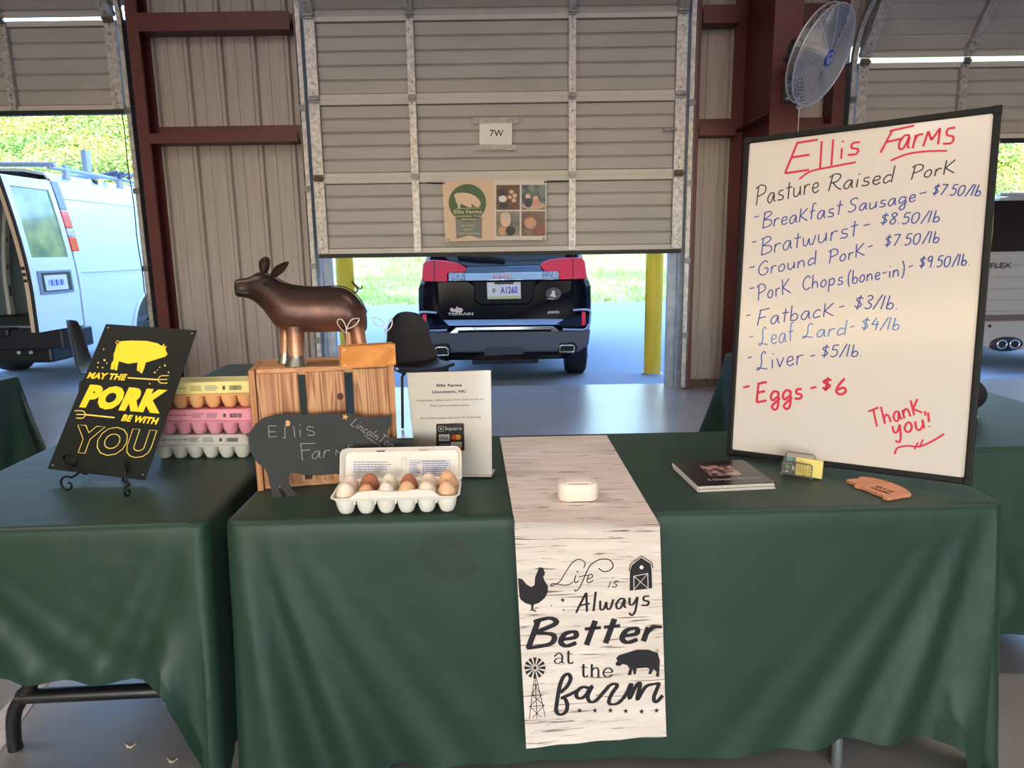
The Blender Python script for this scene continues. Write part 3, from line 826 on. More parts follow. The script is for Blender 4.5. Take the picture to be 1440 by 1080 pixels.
for ps in ([(352, 735), (385, 705), (405, 665), (392, 640), (368, 655), (350, 700), (336, 780), (332, 828), (352, 846), (380, 832), (388, 798), (376, 765), (360, 762), (400, 745), (440, 724)],
           [(505, 716), (470, 706), (440, 725), (434, 752), (452, 764), (480, 750), (514, 700), (492, 750), (502, 780), (532, 776), (570, 735), (602, 698)],
           [(602, 698), (626, 690), (640, 700), (615, 738), (600, 770), (604, 792), (640, 790), (668, 768)],
           [(668, 768), (690, 735), (712, 690), (702, 765), (735, 702), (757, 690), (742, 770), (785, 705), (838, 690), (850, 695), (826, 758), (838, 782), (872, 748)]):
    stroke(b, K, ps, .0100, O_, True, .45)
b.build('script_lettering', mInk, rt)
b = B(); shape(b, K, [(635, 560), (650, 545), (700, 530), (740, 517), (800, 517), (845, 535), (857, 570), (855, 610), (853, 655), (835, 650), (840, 630), (825, 615), (812, 642), (797, 640), (805, 615), (790, 608), (740, 612), (735, 640), (725, 645), (718, 615), (712, 645), (693, 647), (703, 612), (690, 595), (668, 590), (655, 600), (633, 597), (632, 585), (642, 575)], O_)
stroke(b, K, [(850, 545), (838, 530), (838, 517), (848, 518), (848, 530), (836, 535)], .0013, O_); b.build('pig_print', mInk, rt)
b = B()
for k in range(12):
    a = 2*pi*k/12; p = lambda r_, a_: (224+r_*sin(a_), 609+r_*cos(a_)); shape(b, K, [p(14, a-.1), p(54, a-.17), p(54, a+.17), p(14, a+.1)], O_)
disc(b, K, 224, 609, 9, O_)
for ps in ([(222, 655), (195, 868)], [(230, 655), (277, 858)], [(226, 660), (234, 866)], [(203, 746), (266, 746)], [(192, 805), (276, 799)], [(212, 746), (270, 800)], [(258, 746), (200, 803)], [(198, 805), (256, 860)], [(270, 800), (212, 862)], [(219, 690), (255, 746)], [(236, 690), (210, 746)]): stroke(b, K, ps, .0016, O_, False)
b.build('windmill_print', mInk, rt)
# ================================================================== WHITEBOARD
BX = Vector((.8150, -.5788, .0271)); BZ = Vector((.0494, .1159, .992)); BO = Vector((.6284, 2.022, .7475))
WB = Pl(BO, BX, BZ)
wbt = thing('whiteboard', 'large white dry-erase board with black frame and handwritten price list', 'whiteboard', tuple(BO))
W_, H_ = .61, .914
n_ = WB.n
def slab(b, u0, u1, v0, v1, k0, k1):
    vs = [WB.uv(u, v, k) for k in (k0, k1) for u, v in ((u0, v0), (u1, v0), (u1, v1), (u0, v1))]
    b.add(vs, [(0, 3, 2, 1), (4, 5, 6, 7), (0, 1, 5, 4), (1, 2, 6, 5), (2, 3, 7, 6), (3, 0, 4, 7)]); return b
mWB = M('gloss_white_board', (212, 202, 196), .20, spec=.6, coat=.3)
mFr = M('black_plastic_frame', (15, 14, 16), .55, spec=.3)
slab(B(), .012, W_-.012, .012, H_-.012, -.018, -.006).build('writing_surface', mWB, wbt)
fw_ = .016
for u0, u1, v0, v1 in ((0, W_, 0, fw_), (0, W_, H_-fw_, H_), (0, fw_, fw_, H_-fw_), (W_-fw_, W_, fw_, H_-fw_)):
    slab(B(), u0, u1, v0, v1, -.022, 0).build('frame_rail', mFr, wbt, bevel=.003)
for u, v in ((0, 0), (W_-.018, 0), (0, H_-.018), (W_-.018, H_-.018)):
    slab(B(), u-.001, u+.019, v-.001, v+.019, -.023, .0015).build('corner_cap', mFr, wbt, bevel=.003)
for u in (.08, .30, .52): B().cyl(WB.uv(W_-.006, u*1.5+.05, -.01), WB.uv(W_+.002, u*1.5+.05, -.01), .003).build('screw', mGalv, wbt)
# folding prop behind that holds it up
for u in (.12, W_-.12):
    a = WB.uv(u, .6, -.022); c = Vector((a.x+n_.x*-.20, a.y+n_.y*-.20, .7435)); B().tube([a, c+Vector((0, 0, .006))], .006, 8).build('prop_leg', mFr, wbt)
mMR = M('red_marker', (206, 40, 70), .5); mMB = M('blue_marker', (48, 74, 150), .5); mML = M('light_blue_marker', (88, 128, 190), .5); mMK = M('black_marker', (44, 40, 56), .5)
WS = Pl(BO-n_*.006, BX, BZ)
b = B()
hand(b, WS, 'E', (1104, 243), (1143, 240), 43, .0062); hand(b, WS, 'l', (1152, 237), (1157, 236), 38, .0055); hand(b, WS, 'l', (1168, 233), (1173, 232), 36, .0055); hand(b, WS, 'i', (1181, 224), (1186, 223), 30, .0052); hand(b, WS, 's', (1191, 219), (1209, 216), 34, .0058)
hand(b, WS, 'F', (1238, 215), (1276, 209), 29, .0056); hand(b, WS, 'arM', (1262, 210), (1322, 204), 38, .0052); hand(b, WS, 's', (1325, 203), (1343, 200), 44, .0052)
stroke(b, WS, [(1124, 252), (1140, 241), (1172, 234), (1204, 228)], .0052); stroke(b, WS, [(1252, 226), (1275, 217), (1300, 213), (1332, 212)], .0050)
b.build('red_lettering', mMR, wbt); b = B()
hand(b, WS, '-', (1043, 553), (1055, 552), 22, .006)
hand(b, WS, 'Eggs', (1064, 566), (1129, 560), 27, .0068); hand(b, WS, '-', (1138, 554), (1149, 553), 22, .006); hand(b, WS, '$', (1155, 549), (1169, 548), 17, .0066); hand(b, WS, '6', (1174, 555), (1191, 554), 22, .0068)
b.build('red_lettering', mMR, wbt); b = B()
hand(b, WS, 'Thank,', (1227, 602), (1303, 579), 25, .0052); hand(b, WS, 'you!', (1256, 612), (1312, 600), 26, .0056)
stroke(b, WS, [(1258, 639), (1262, 630), (1276, 627), (1292, 628), (1308, 622), (1328, 610)], .0050); stroke(b, WS, [(1286, 632), (1291, 622)], .004); stroke(b, WS, [(1293, 629), (1298, 618)], .004)
b.build('red_lettering', mMR, wbt)
b = B()
hand(b, WS, 'Pasture', (1063, 289), (1152, 270), 26, .0034); b.build('black_lettering', mMK, wbt); b = B(); hand(b, WS, 'Raised', (1164, 269), (1256, 256), 22, .0034); b.build('black_lettering', mMK, wbt); b = B(); hand(b, WS, 'PorK', (1281, 253), (1342, 243), 19, .0032)
b.build('black_lettering', mMK, wbt)
b = B()
for s_, p0, p1, h in (('-', (1059, 311), (1067, 310), 14), ('Breakfast', (1072, 321), (1184, 302), 21), ('Sausage', (1192, 299), (1288, 283), 18), ('-', (1290, 278), (1303, 276), 14), ('$7.50/lb.', (1310, 274), (1383, 276), 16),
                      ('-', (1056, 346), (1064, 345), 14), ('Bratwurst', (1070, 359), (1206, 331), 23), ('-', (1211, 323), (1224, 321), 14), ('$8.50/lb.', (1237, 316), (1327, 312), 16),
                      ('-', (1052, 382), (1062, 380), 14), ('Ground', (1066, 388), (1148, 372), 19), ('PorK', (1166, 371), (1216, 360), 18), ('-', (1219, 353), (1228, 351), 14), ('$7.50/lb', (1243, 347), (1321, 341), 16),
                      ('-', (1052, 411), (1061, 410), 14), ('PorK', (1066, 423), (1112, 412), 21), ('Chops', (1128, 408), (1186, 399), 19), ('(bone-in)', (1192, 400), (1272, 387), 19), ('-', (1277, 381), (1285, 379), 14), ('$9.50/lb.', (1292, 377), (1364, 373), 16),
                      ('-', (1048, 449), (1056, 448), 14), ('Fatback', (1065, 458), (1172, 444), 21), ('-', (1178, 437), (1188, 436), 14), ('$3/lb.', (1200, 434), (1263, 435), 19),
                      ('-', (1050, 509), (1058, 508), 14), ('Liver', (1064, 521), (1130, 512), 25), ('-', (1138, 506), (1147, 505), 14), ('$5/lb.', (1154, 502), (1213, 501), 17)):
    b = B(); hand(b, WS, s_, p0, p1, h, .0032); b.build('blue_lettering', mMB, wbt)
b = B()
for s_, p0, p1, h in (('-', (1052, 479), (1060, 478), 14), ('Leaf', (1067, 486), (1117, 479), 25), ('Lard', (1128, 476), (1190, 471), 20), ('-', (1194, 465), (1202, 464), 14), ('$4/lb', (1210, 464), (1265, 464), 17)):
    b = B(); hand(b, WS, s_, p0, p1, h, .0031); b.build('light_blue_lettering', mML, wbt)
# ================================================================== PORK SIGN ON EASEL
SO = Vector((-1.292, 1.898, .7709)); SX = Vector((.9818, -.1819, -.0549)); SZ = Vector((.1477, .549, .8227))
SP = Pl(SO, SX, SZ)
st = thing('pork_sign', 'black metal sign with yellow pig reading May the pork be with you', 'sign', tuple(SO))
pts = []
rows_ = []
for j in range(13):     # slightly curled sheet
    v = j/12; bend = .010*sin(v*pi)
    rows_.append([SP.uv(i/6*.302, v*.455, -bend*.3-.004*(i/6)**2) for i in range(7)])
C4 = SP.crop(40, 440, 3.856)
b = B(); b.prism([SP.uv(0, .0, -.0015), SP.uv(.303, -.002, -.0015), SP.uv(.303, .456, -.0015), SP.uv(0, .457, -.0015)], SP.n*.0015)
b.build('metal_sheet', M('black_enamel', (22, 24, 21), .55, col2=(27, 30, 26), scale=4, spec=.18), st)
mYel = M('yellow_print', (250, 208, 24), .5); mYelL = M('pale_yellow_outline', (236, 206, 92), .5)
b = B(); shape(b, C4, [(470, 205), (478, 175), (500, 154), (560, 150), (640, 152), (700, 165), (723, 180), (738, 166), (735, 185), (750, 178), (742, 196), (754, 225), (740, 238), (715, 245), (660, 262), (635, 270), (628, 300), (615, 328), (603, 322), (608, 290), (600, 318), (588, 312), (592, 268), (540, 276), (490, 262), (485, 285), (480, 312), (465, 308), (468, 280), (460, 308), (445, 305), (450, 275), (462, 255), (462, 225)])
stroke(b, C4, [(474, 190), (488, 176), (492, 158), (482, 151), (475, 163), (488, 172)], .0018); b.build('pig_print', mYel, st)
b = B(); text(b, C4, 'MAY THE', (316, 353), (522, 364), 34, bold=.05, slant=.12); b.build('yellow_lettering', mYel, st); b = B(); text(b, C4, 'PORK', (280, 500), (716, 534), 118, bold=.075, slant=.10); b.build('yellow_lettering', mYel, st); b = B(); text(b, C4, 'BE WITH', (502, 583), (694, 603), 36, bold=.05, slant=.12)
b.build('yellow_lettering', mYel, st)
b = B(); text(b, C4, 'YOU', (216, 744), (650, 778), 148, bold=.05, outline=.0022); b.build('outlined_lettering', mYelL, st)
b = B()
for fx, dirn in (((538, 352, 700, 362), 1), ((467, 568, 312, 552), -1)):
    b = B(); x0, y0, x1, y1 = fx; stroke(b, C4, [(x0, y0), ((x0+x1)/2, (y0+y1)/2), (x1, y1)], .0042); s_ = dirn
    stroke(b, C4, [(x1, y1), (x1+s_*18, y1-20), (x1+s_*62, y1-21)], .0026); stroke(b, C4, [(x1, y1), (x1+s_*52, y1-2)], .0026); stroke(b, C4, [(x1, y1), (x1+s_*18, y1+18), (x1+s_*54, y1+18)], .0026); b.build('pitchfork_print', mYelL, st)
b = B()
for x, y, r_ in ((408, 197, 4), (412, 256, 6), (378, 270, 4), (425, 272, 4), (375, 295, 4), (403, 296, 4), (740, 285, 5), (712, 295, 3), (700, 310, 3), (685, 323, 5), (760, 322, 4), (658, 385, 4)): b = B(); disc(b, C4, x, y, r_, n=8); b.build('speck_print', mYelL, st)
mWire = M('black_wire', (18, 18, 20), .35, .6)
b = B()
for u, v in ((.012, .445), (.291, .445), (.012, .012), (.291, .012)): disc(b, SP, *px(SP.uv(u, v)), 1.0, .0008, n=8)
b.build('corner_hole', M('pale_metal', (180, 180, 176), .4), st)
ez = thing('wire_easel', 'black scrolled wire easel holding the pork sign', 'easel', tuple(SP.uv(.15, 0)))
def onsign(x, y, off): return SP.img(x, y, off)
def tab(x, y, z=.7475): return onz(x, y, z)
# left scroll: foot curl, up to hook
def scroll(fx, fy, hx, hy, sc):
    f = tab(fx, fy); hk = onsign(hx, hy, .012); pts = []
    for k in range(11):
        a = radians(-200+k*33); r_ = sc*(.35+.65*k/10); pts.append(f+Vector((r_*cos(a), 0, sc+r_*sin(a))))
    return pts
for fx, fy, hx, hy, sc, sg in ((97, 694, 100, 645, .024, 1), (181, 701, 178, 650, .018, 0)):
    f = tab(fx, fy); sp = []
    for k in range(12):
        a = radians(70-k*34); r_ = sc*(.25+.75*k/11)
        dx = Vector((1, -.1, 0)) if sg else Vector((.28, .55, 0))
        sp.append(f+dx*(r_*cos(a)*1.0)+Vector((0, 0, sc+r_*sin(a))))
    hk = onsign(hx, hy, .006); low = onsign(hx+2, hy+18, .005)
    mid = onsign(hx+14, hy+18, -.008) if sg else onsign(hx, hy+25, -.006)
    path = sp+[sp[-1]*.4+mid*.6, mid]
    B().tube(smoothline(path, 4), .0028, 8).build('scroll_foot', mWire, ez, smooth=60)
    hr = .020 if sg else .013; hc = onsign(hx-2, hy+2, .016); hp = []
    for k in range(13):
        a = radians(-100+k*30); dx = SP.X if sg else (SP.X*.35+Vector((0, -.5, 0)))
        hp.append(hc+dx*(hr*cos(a))+Vector((0, -.006, 1))*(hr*.75*sin(a)))
    B().tube(smoothline([mid]+hp, 3), .0028, 8).build('front_hook', mWire, ez, smooth=60)
bk = SP.uv(.15, .27, -.006); mL = onsign(112, 663, -.008); mR = onsign(178, 675, -.006)
B().tube(smoothline([mL, mL+Vector((.02, .02, .0)), bk-SX*.05-SZ*.1, bk, bk+SX*.05-SZ*.1, mR+Vector((-.02, .02, 0)), mR], 5), .0028, 8).build('back_frame', mWire, ez, smooth=60)
bf = Vector((-1.135, 2.15, .7475)); bk2 = bk-Vector((0, 0, .0))
B().tube(smoothline([bk2, bk2*.5+bf*.5+Vector((0, .01, 0)), bf+Vector((0, 0, .01)), bf+Vector((.01, -.03, 0))], 5), .0028, 8).build('rear_leg', mWire, ez, smooth=60)
a = mR; b_ = tab(155, 672, .75)
# ================================================================== EGG CARTONS
def carton_frame(c, ang): 
    e = Vector((cos(ang), sin(ang), 0)); f = Vector((-sin(ang), cos(ang), 0)); c = Vector(c); return lambda u, v, z: c+e*u+f*v+Vector((0, 0, z))
def rrect(P, hw, hd, rc, z, cx=0, cy=0, n=4):
    out = []
    for sx, sy, a0 in ((1, -1, -90), (1, 1, 0), (-1, 1, 90), (-1, -1, 180)):
        for k in range(n+1):
            a = radians(a0+90*k/n); out.append(P(cx+sx*(hw-rc)+rc*cos(a), cy+sy*(hd-rc)+rc*sin(a), z))
    return out
def tray(b, P, pit=.0475, h=.046, top=.0):
    for i in range(6):
        for j in range(2):
            cx = (i-2.5)*pit; cy = (j-.5)*.052
            secs = []
            for t, r_, z in ((0, .0100, .0005), (.1, .0145, .003), (.3, .0180, h*.22), (.5, .0206, h*.42), (.8, .0226, h*.68), (1, .0236, h)):
                secs.append(rrect(P, r_, r_*1.06, r_*(.98-.25*t), z, cx, cy))
            k0 = len(b.v); b.loft(secs, caps=False); n = len(secs[0]); b.f.append([k0+q for q in range(n)][::-1])
def closed_carton(name, label, c, ang, mTray, mLid, mLab, lidh=.026, seed=1, band=None):
    P = carton_frame(c, ang); t = thing(name, label, 'egg carton', tuple(c), 'closed egg cartons stacked on the left table')
    b = B(); tray(b, P); b.loft([rrect(P, .147, .056, .012, .040), rrect(P, .149, .058, .014, .046), rrect(P, .146, .055, .012, .047)], caps=True); b.build('tray', mTray, t, smooth=50)
    b = B(); b.loft([rrect(P, .149, .0585, .014, .0475), rrect(P, .147, .056, .014, .050), rrect(P, .141, .050, .013, .050+lidh*.85), rrect(P, .137, .046, .012, .050+lidh), ]); b.build('lid', mLid, t, smooth=35, bevel=.0015)
    # print on the sloping front of the lid
    o = P(0, -.0565, .050); X = P(1, -.0565, .050)-o; Z = (P(0, -.0505, .050+lidh*.85)-o)
    pl = Pl(o, X, Z); r = random.Random(seed)
    lb = B(); hh = Z.length
    for u0, u1 in ((-.03, .005), (.012, .05)):
        for k in range(4):
            v = hh*(.25+.16*k); ue = u1-r.uniform(0, .01); lb.face([pl.uv(u0, v, .0006), pl.uv(ue, v, .0006), pl.uv(ue, v+.0013, .0006), pl.uv(u0, v+.0013, .0006)])
    for u0 in (.062,):
        lb.face([pl.uv(u0, hh*.28, .0006), pl.uv(u0+.008, hh*.28, .0006), pl.uv(u0+.008, hh*.72, .0006), pl.uv(u0, hh*.72, .0006)])
    x = .082
    while x < .118:
        w_ = r.choice((.0008, .0012, .0018)); lb.face([pl.uv(x, hh*.22, .0006), pl.uv(x+w_, hh*.22, .0006), pl.uv(x+w_, hh*.75, .0006), pl.uv(x, hh*.75, .0006)]); x += w_+r.choice((.0008, .0014))
    x = -.125
    while x < -.04:
        w_ = r.uniform(.006, .014); lb.face([pl.uv(x, hh*.5, .0006), pl.uv(x+w_, hh*.5, .0006), pl.uv(x+w_, hh*.5+.002, .0006), pl.uv(x, hh*.5+.002, .0006)]); x += w_+.003
    lb.build('label_print', mLab, t)
    return t
mFoam = M('white_foam', (226, 220, 212), .65, bump=.05, bscale=120); mLabK = M('dark_label_ink', (70, 64, 66), .7); mPink = M('pink_foam', (224, 146, 164), .55, bump=.05, bscale=120)
mPeach = M('peach_pulp', (232, 172, 116), .7, bump=.1, bscale=90); mCream = M('cream_yellow_lid', (226, 212, 140), .6); mGrey = M('grey_foam', (200, 196, 188), .65, bump=.05, bscale=120)
closed_carton('egg_carton', 'white foam egg carton at the bottom of the stack of three', (-.937, 2.112, .7435), -.02, mGrey, mGrey, mLabK, .026, 1)
closed_carton('egg_carton', 'pink foam egg carton in the middle of the stack of three', (-.912, 2.100, .8205), -.04, mPink, mPink, mLabK, .028, 2)
closed_carton('egg_carton', 'egg carton with peach tray and cream lid on top of the stack', (-.918, 2.108, .8995), .06, mPeach, mCream, mLabK, .030, 3)
# ---- open carton
OC = Vector((-.277, 1.628, .7435)); oa = .03
P = carton_frame(OC, oa)
oc = thing('open_egg_carton', 'open white foam egg carton holding a dozen mixed eggs', 'egg carton', tuple(OC))
b = B(); tray(b, P, .0475, .044)
# rim with scalloped partition
outer = rrect(P, .1475, .058, .014, .047); outer2 = rrect(P, .1495, .060, .015, .0455); 
k0 = len(b.v)
b.loft([rrect(P, .1445, .054, .014, .040), rrect(P, .146, .0565, .014, .047), rrect(P, .1505, .0605, .015, .0475), rrect(P, .1505, .0605, .015, .0455), rrect(P, .1455, .0555, .014, .044), rrect(P, .1435, .053, .014, .038)], caps=False)
for i in range(7):
    x = (i-3)*.0475
    if abs(i-3) < 3: b.box(P(x, 0, .034), (.004, .1, .012), Matrix.Rotation(oa, 3, 'Z'))
b.box(P(0, 0, .034), (.285, .004, .012), Matrix.Rotation(oa, 3, 'Z'))
b.build('tray', mFoam, oc, smooth=50)
# front closing flap, folded up and in
b = B(); fl_ = [P(-.105, -.060, .047), P(-.085, -.049, .058), P(-.05, -.047, .060), P(-.02, -.044, .056), P(.02, -.044, .056), P(.05, -.047, .060), P(.085, -.049, .058), P(.105, -.060, .047)]
b.prism(fl_, P(0, .002, 0)-P(0, 0, 0)); b.build('closing_flap', mFoam, oc, smooth=30, solid=.0015)
# lid
lt = radians(20)
def LPt(u, s_, k): # along, up the lid, outward depth behind
    return P(u, .0605+sin(lt)*s_+cos(lt)*k, .047+cos(lt)*s_-sin(lt)*k)
def lr(hw, s0, s1, rc, k, n=4):
    out = []
    for sx, sy, a0 in ((1, 0, -90), (1, 1, 0), (-1, 1, 90), (-1, 0, 180)):
        for q in range(n+1):
            a = radians(a0+90*q/n); r_ = rc if sy else .004
            out.append(LPt(sx*(hw-r_)+r_*cos(a), (s1-r_ if sy else s0+r_)+r_*sin(a), k))
    return out
b = B(); b.loft([lr(.1505, 0, .083, .018, -.002), lr(.149, .001, .0815, .017, .0), lr(.1415, .008, .075, .014, .022)], caps=False)
n = 20; b.f.append([2*n+q for q in range(n)]); b.build('lid', mFoam, oc, smooth=40, solid=.002)
o = LPt(0, 0, .0205); lidp = Pl(o, LPt(1, 0, .0205)-o, LPt(0, 1, .0205)-o)
LC = lidp.crop(455, 620, 7.2)
mBlueI = M('blue_label_ink', (56, 80, 170), .6)
b = B(); 
for k in range(11):
    if k in (5, 6): continue
    lines(b, LC, 305-(k*1), 212+k*24.5, 690 if k != 4 else 600, 1, 1, 7, 20+k, .0012, ragged=.12)
for k in range(4): 
    x = 322+k*85; stroke(b, LC, [(x, 325), (x+72, 325), (x+72, 362), (x, 362), (x, 325)], .0006, .0012, False); lines(b, LC, x+14, 340, x+60, 1, 1, 6, 50+k, .0012, ragged=.1)
b.build('printed_text', mBlueI, oc)
b = B(); text(b, LC, 'Nutrition', (885, 226), (985, 226), 15, .0012, .02); text(b, LC, 'Facts', (885, 250), (945, 250), 15, .0012, .02)
stroke(b, LC, [(875, 200), (1278, 195), (1275, 395), (872, 402), (875, 200)], .0007, .0012, False)
for k in range(8): lines(b, LC, 1000, 204+k*20, 1268, 1, 1, 8, 30+k, .0012, ragged=.15)
for k in range(6): lines(b, LC, 885, 268+k*17, 975, 1, 1, 6, 70+k, .0012, ragged=.3)
for k in range(3): lines(b, LC, 905, 408+k*16, 1235, 1, 1, 9, 80+k, .0012, ragged=.1)
text(b, LC, '70', (948, 332), (985, 332), 20, .0013, .02)
b.build('nutrition_label', mBlueI, oc)
b = B(); shape(b, LC, [(548, 145), (608, 142), (611, 152), (550, 156)], .0135)
b2 = B(); c = LPt(-.053, .1085, .0125)
for uu, nm in ((-.052, 'dark'), (.053, 'light')):
    a = [LPt(uu-.011, .077, .010), LPt(uu+.011, .077, .010), LPt(uu+.009, .0755, .016), LPt(uu-.009, .0755, .016)]
    B().prism(a, LPt(0, -.0012, 0)-LPt(0, 0, 0)).build('latch_slot', M('slot_'+nm, (46, 36, 34) if nm == 'dark' else (176, 168, 160), .8), oc)
b = B(); cc = LPt(.005, .046, .019); b.ball(cc, (.0075, .004, .016), 12, Matrix.Rotation(-lt, 3, 'X')); b.build('lid_dimple', mFoam, oc, smooth=80)
def egg_mesh(c, tilt, scale=1.0):
    b = B(); secs = []; R_ = Matrix.Rotation(tilt[0], 3, 'X') @ Matrix.Rotation(tilt[1], 3, 'Y'); N = 20
    for i in range(1, 13):
        a = pi*i/13; z = -cos(a)*.0285; r_ = .0215*sin(a)*(1-.13*cos(pi-a)*-1*-1 if False else 1+.12*cos(a)*1)
        secs.append([Vector(c)+R_ @ Vector((r_*cos(2*pi*k/N), r_*sin(2*pi*k/N), z))*scale for k in range(N)])
    b.loft(secs); return b
eggs = [  # back row then front row, left to right
    ((236, 214, 196), 'cream egg in the back row at the left end of the open carton', 0, 1, 1.0),
    ((168, 104, 74), 'darkest brown egg, second from the left in the back row of the carton', 1, 1, 1.08),
    ((222, 214, 188), 'pale greenish-cream egg, third from the left in the back row', 2, 1, 1.03),
    ((178, 112, 84), 'reddish brown egg, fourth from the left in the back row', 3, 1, 1.0),
    ((228, 208, 182), 'pale cream egg, fifth from the left in the back row', 4, 1, 1.02),
    ((222, 172, 132), 'light tan egg in the back row at the right end of the carton', 5, 1, 1.1),
    ((238, 220, 202), 'off-white egg in the front row at the left end of the open carton', 0, 0, 1.05),
    ((216, 160, 118), 'orange-tan egg, second from the left in the front row', 1, 0, .96),
    ((236, 218, 206), 'pinkish white egg, third from the left in the front row', 2, 0, 1.0),
    ((222, 176, 136), 'light brown egg, fourth from the left in the front row', 3, 0, 1.04),
    ((234, 214, 196), 'cream egg, fifth from the left in the front row', 4, 0, 1.04),
    ((226, 184, 148), 'tan egg in the front row at the right end of the carton', 5, 0, 1.0)]
r = random.Random(5)
for i, (c_, lb, u, v, sc) in enumerate(eggs):
    c = P((u-2.5)*.0475, (v-.5)*.052, .044+.0285*(sc-1)+(.004 if v else 0)); o = egg_mesh(c, (r.uniform(-.1, .1), r.uniform(-.12, .12)), sc).build('egg', M('egg_shell_%d' % i, c_, .5, col2=tuple(int(q*.94) for q in c_), scale=90, spec=.35), smooth=80)
    tag(o, lb, 'egg', 'eggs in the open carton')
# ================================================================== CRATE
def wood(name, c1, c2, axis=2, ring=34, knot=None):
    mt = bpy.data.materials.new(name); mt.use_nodes = True; n = mt.node_tree.nodes; l = mt.node_tree.links; b = n['Principled BSDF']; b.inputs['Roughness'].default_value = .55
    tc = n.new('ShaderNodeTexCoord'); mp = n.new('ShaderNodeMapping'); st_ = [ring, ring, ring]; st_[axis] = ring*.035; mp.inputs['Scale'].default_value = st_; l.new(tc.outputs['Object'], mp.inputs[0])
    no = n.new('ShaderNodeTexNoise'); no.inputs['Scale'].default_value = 1; no.inputs['Detail'].default_value = 2; no.inputs['Distortion'].default_value = .6; l.new(mp.outputs[0], no.inputs[0])
    ma = n.new('ShaderNodeMath'); ma.operation = 'MULTIPLY'; l.new(no.outputs[0], ma.inputs[0]); ma.inputs[1].default_value = 7
    fr = n.new('ShaderNodeMath'); fr.operation = 'FRACT'; l.new(ma.outputs[0], fr.inputs[0])
    cr = n.new('ShaderNodeValToRGB'); e = cr.color_ramp.elements; e[0].position = .0; e[0].color = lin(c1); e[1].position = .75; e[1].color = lin(c2); e2 = e.new(1.0); e2.color = lin(c1); l.new(fr.outputs[0], cr.inputs[0]); l.new(cr.outputs[0], b.inputs['Base Color'])
    bp = n.new('ShaderNodeBump'); bp.inputs['Strength'].default_value = .15; bp.inputs['Distance'].default_value = .002; l.new(fr.outputs[0], bp.inputs['Height']); l.new(bp.outputs[0], b.inputs['Normal'])
    return mt
wV = wood('pine_vertical', (212, 158, 112), (150, 92, 54), 2, 34); wX = wood('pine_lengthwise', (210, 158, 112), (184, 126, 82), 0, 30); wY = wood('pine_side', (200, 140, 92), (168, 106, 64), 2, 26)
FLc = Vector((-.648, 1.768, 0)); FRc = Vector((-.308, 1.836, 0)); ce = (FRc-FLc).normalized(); cn = Vector((-ce.y, ce.x, 0)); CW = (FRc-FLc).length; CD = .20; CZ = 1.060
def CP(u, v, z): return FLc+ce*u+cn*v+Vector((0, 0, z))
CR = Matrix((ce, cn, Vector((0, 0, 1)))).transposed()
ct = thing('wooden_crate', 'slatted pine crate standing on end behind the chalkboard pig', 'crate', tuple(CP(CW/2, CD/2, .7435)))
def cb(u0, u1, v0, v1, z0, z1, name, mat, bev=.0015):
    return B().box(CP((u0+u1)/2, (v0+v1)/2, (z0+z1)/2), (u1-u0, v1-v0, z1-z0), CR).build(name, mat, ct, bevel=bev)
z0 = .7435
cb(.002, .103, 0, .010, z0+.012, CZ-.010, 'front_slat', wV); cb(.122, .219, 0, .010, z0+.016, CZ-.011, 'front_slat', wV); cb(.240, .330, .001, .011, z0+.012, CZ-.008, 'front_slat', wV)
cb(0, CW, .012, CD-.012, CZ-.018, CZ, 'top_board', wX); cb(0, CW, .012, CD-.012, z0, z0+.018, 'bottom_board', wX)
cb(-.016, -.001, -.002, .060, z0, CZ, 'side_slat', wY); cb(-.016, -.001, .074, .130, z0, CZ, 'side_slat', wY); cb(-.016, -.001, .144, CD, z0, CZ, 'side_slat', wY)
cb(CW-.016, CW, -.001, .010, z0, CZ, 'side_slat', wY); cb(CW-.016, CW, .074, .130, z0, CZ-.018, 'side_slat', wY); cb(CW-.016, CW, .144, CD-.012, z0, CZ-.018, 'side_slat', wY)
kp = Pl(CP(0, 0, 0), ce, (0, 0, 1)); kc = B(); disc(kc, kp, 478.5, 557.5, 4.6, .0006, 5.2); kc.build('knot', M('knot_brown', (74, 40, 26), .6), ct)
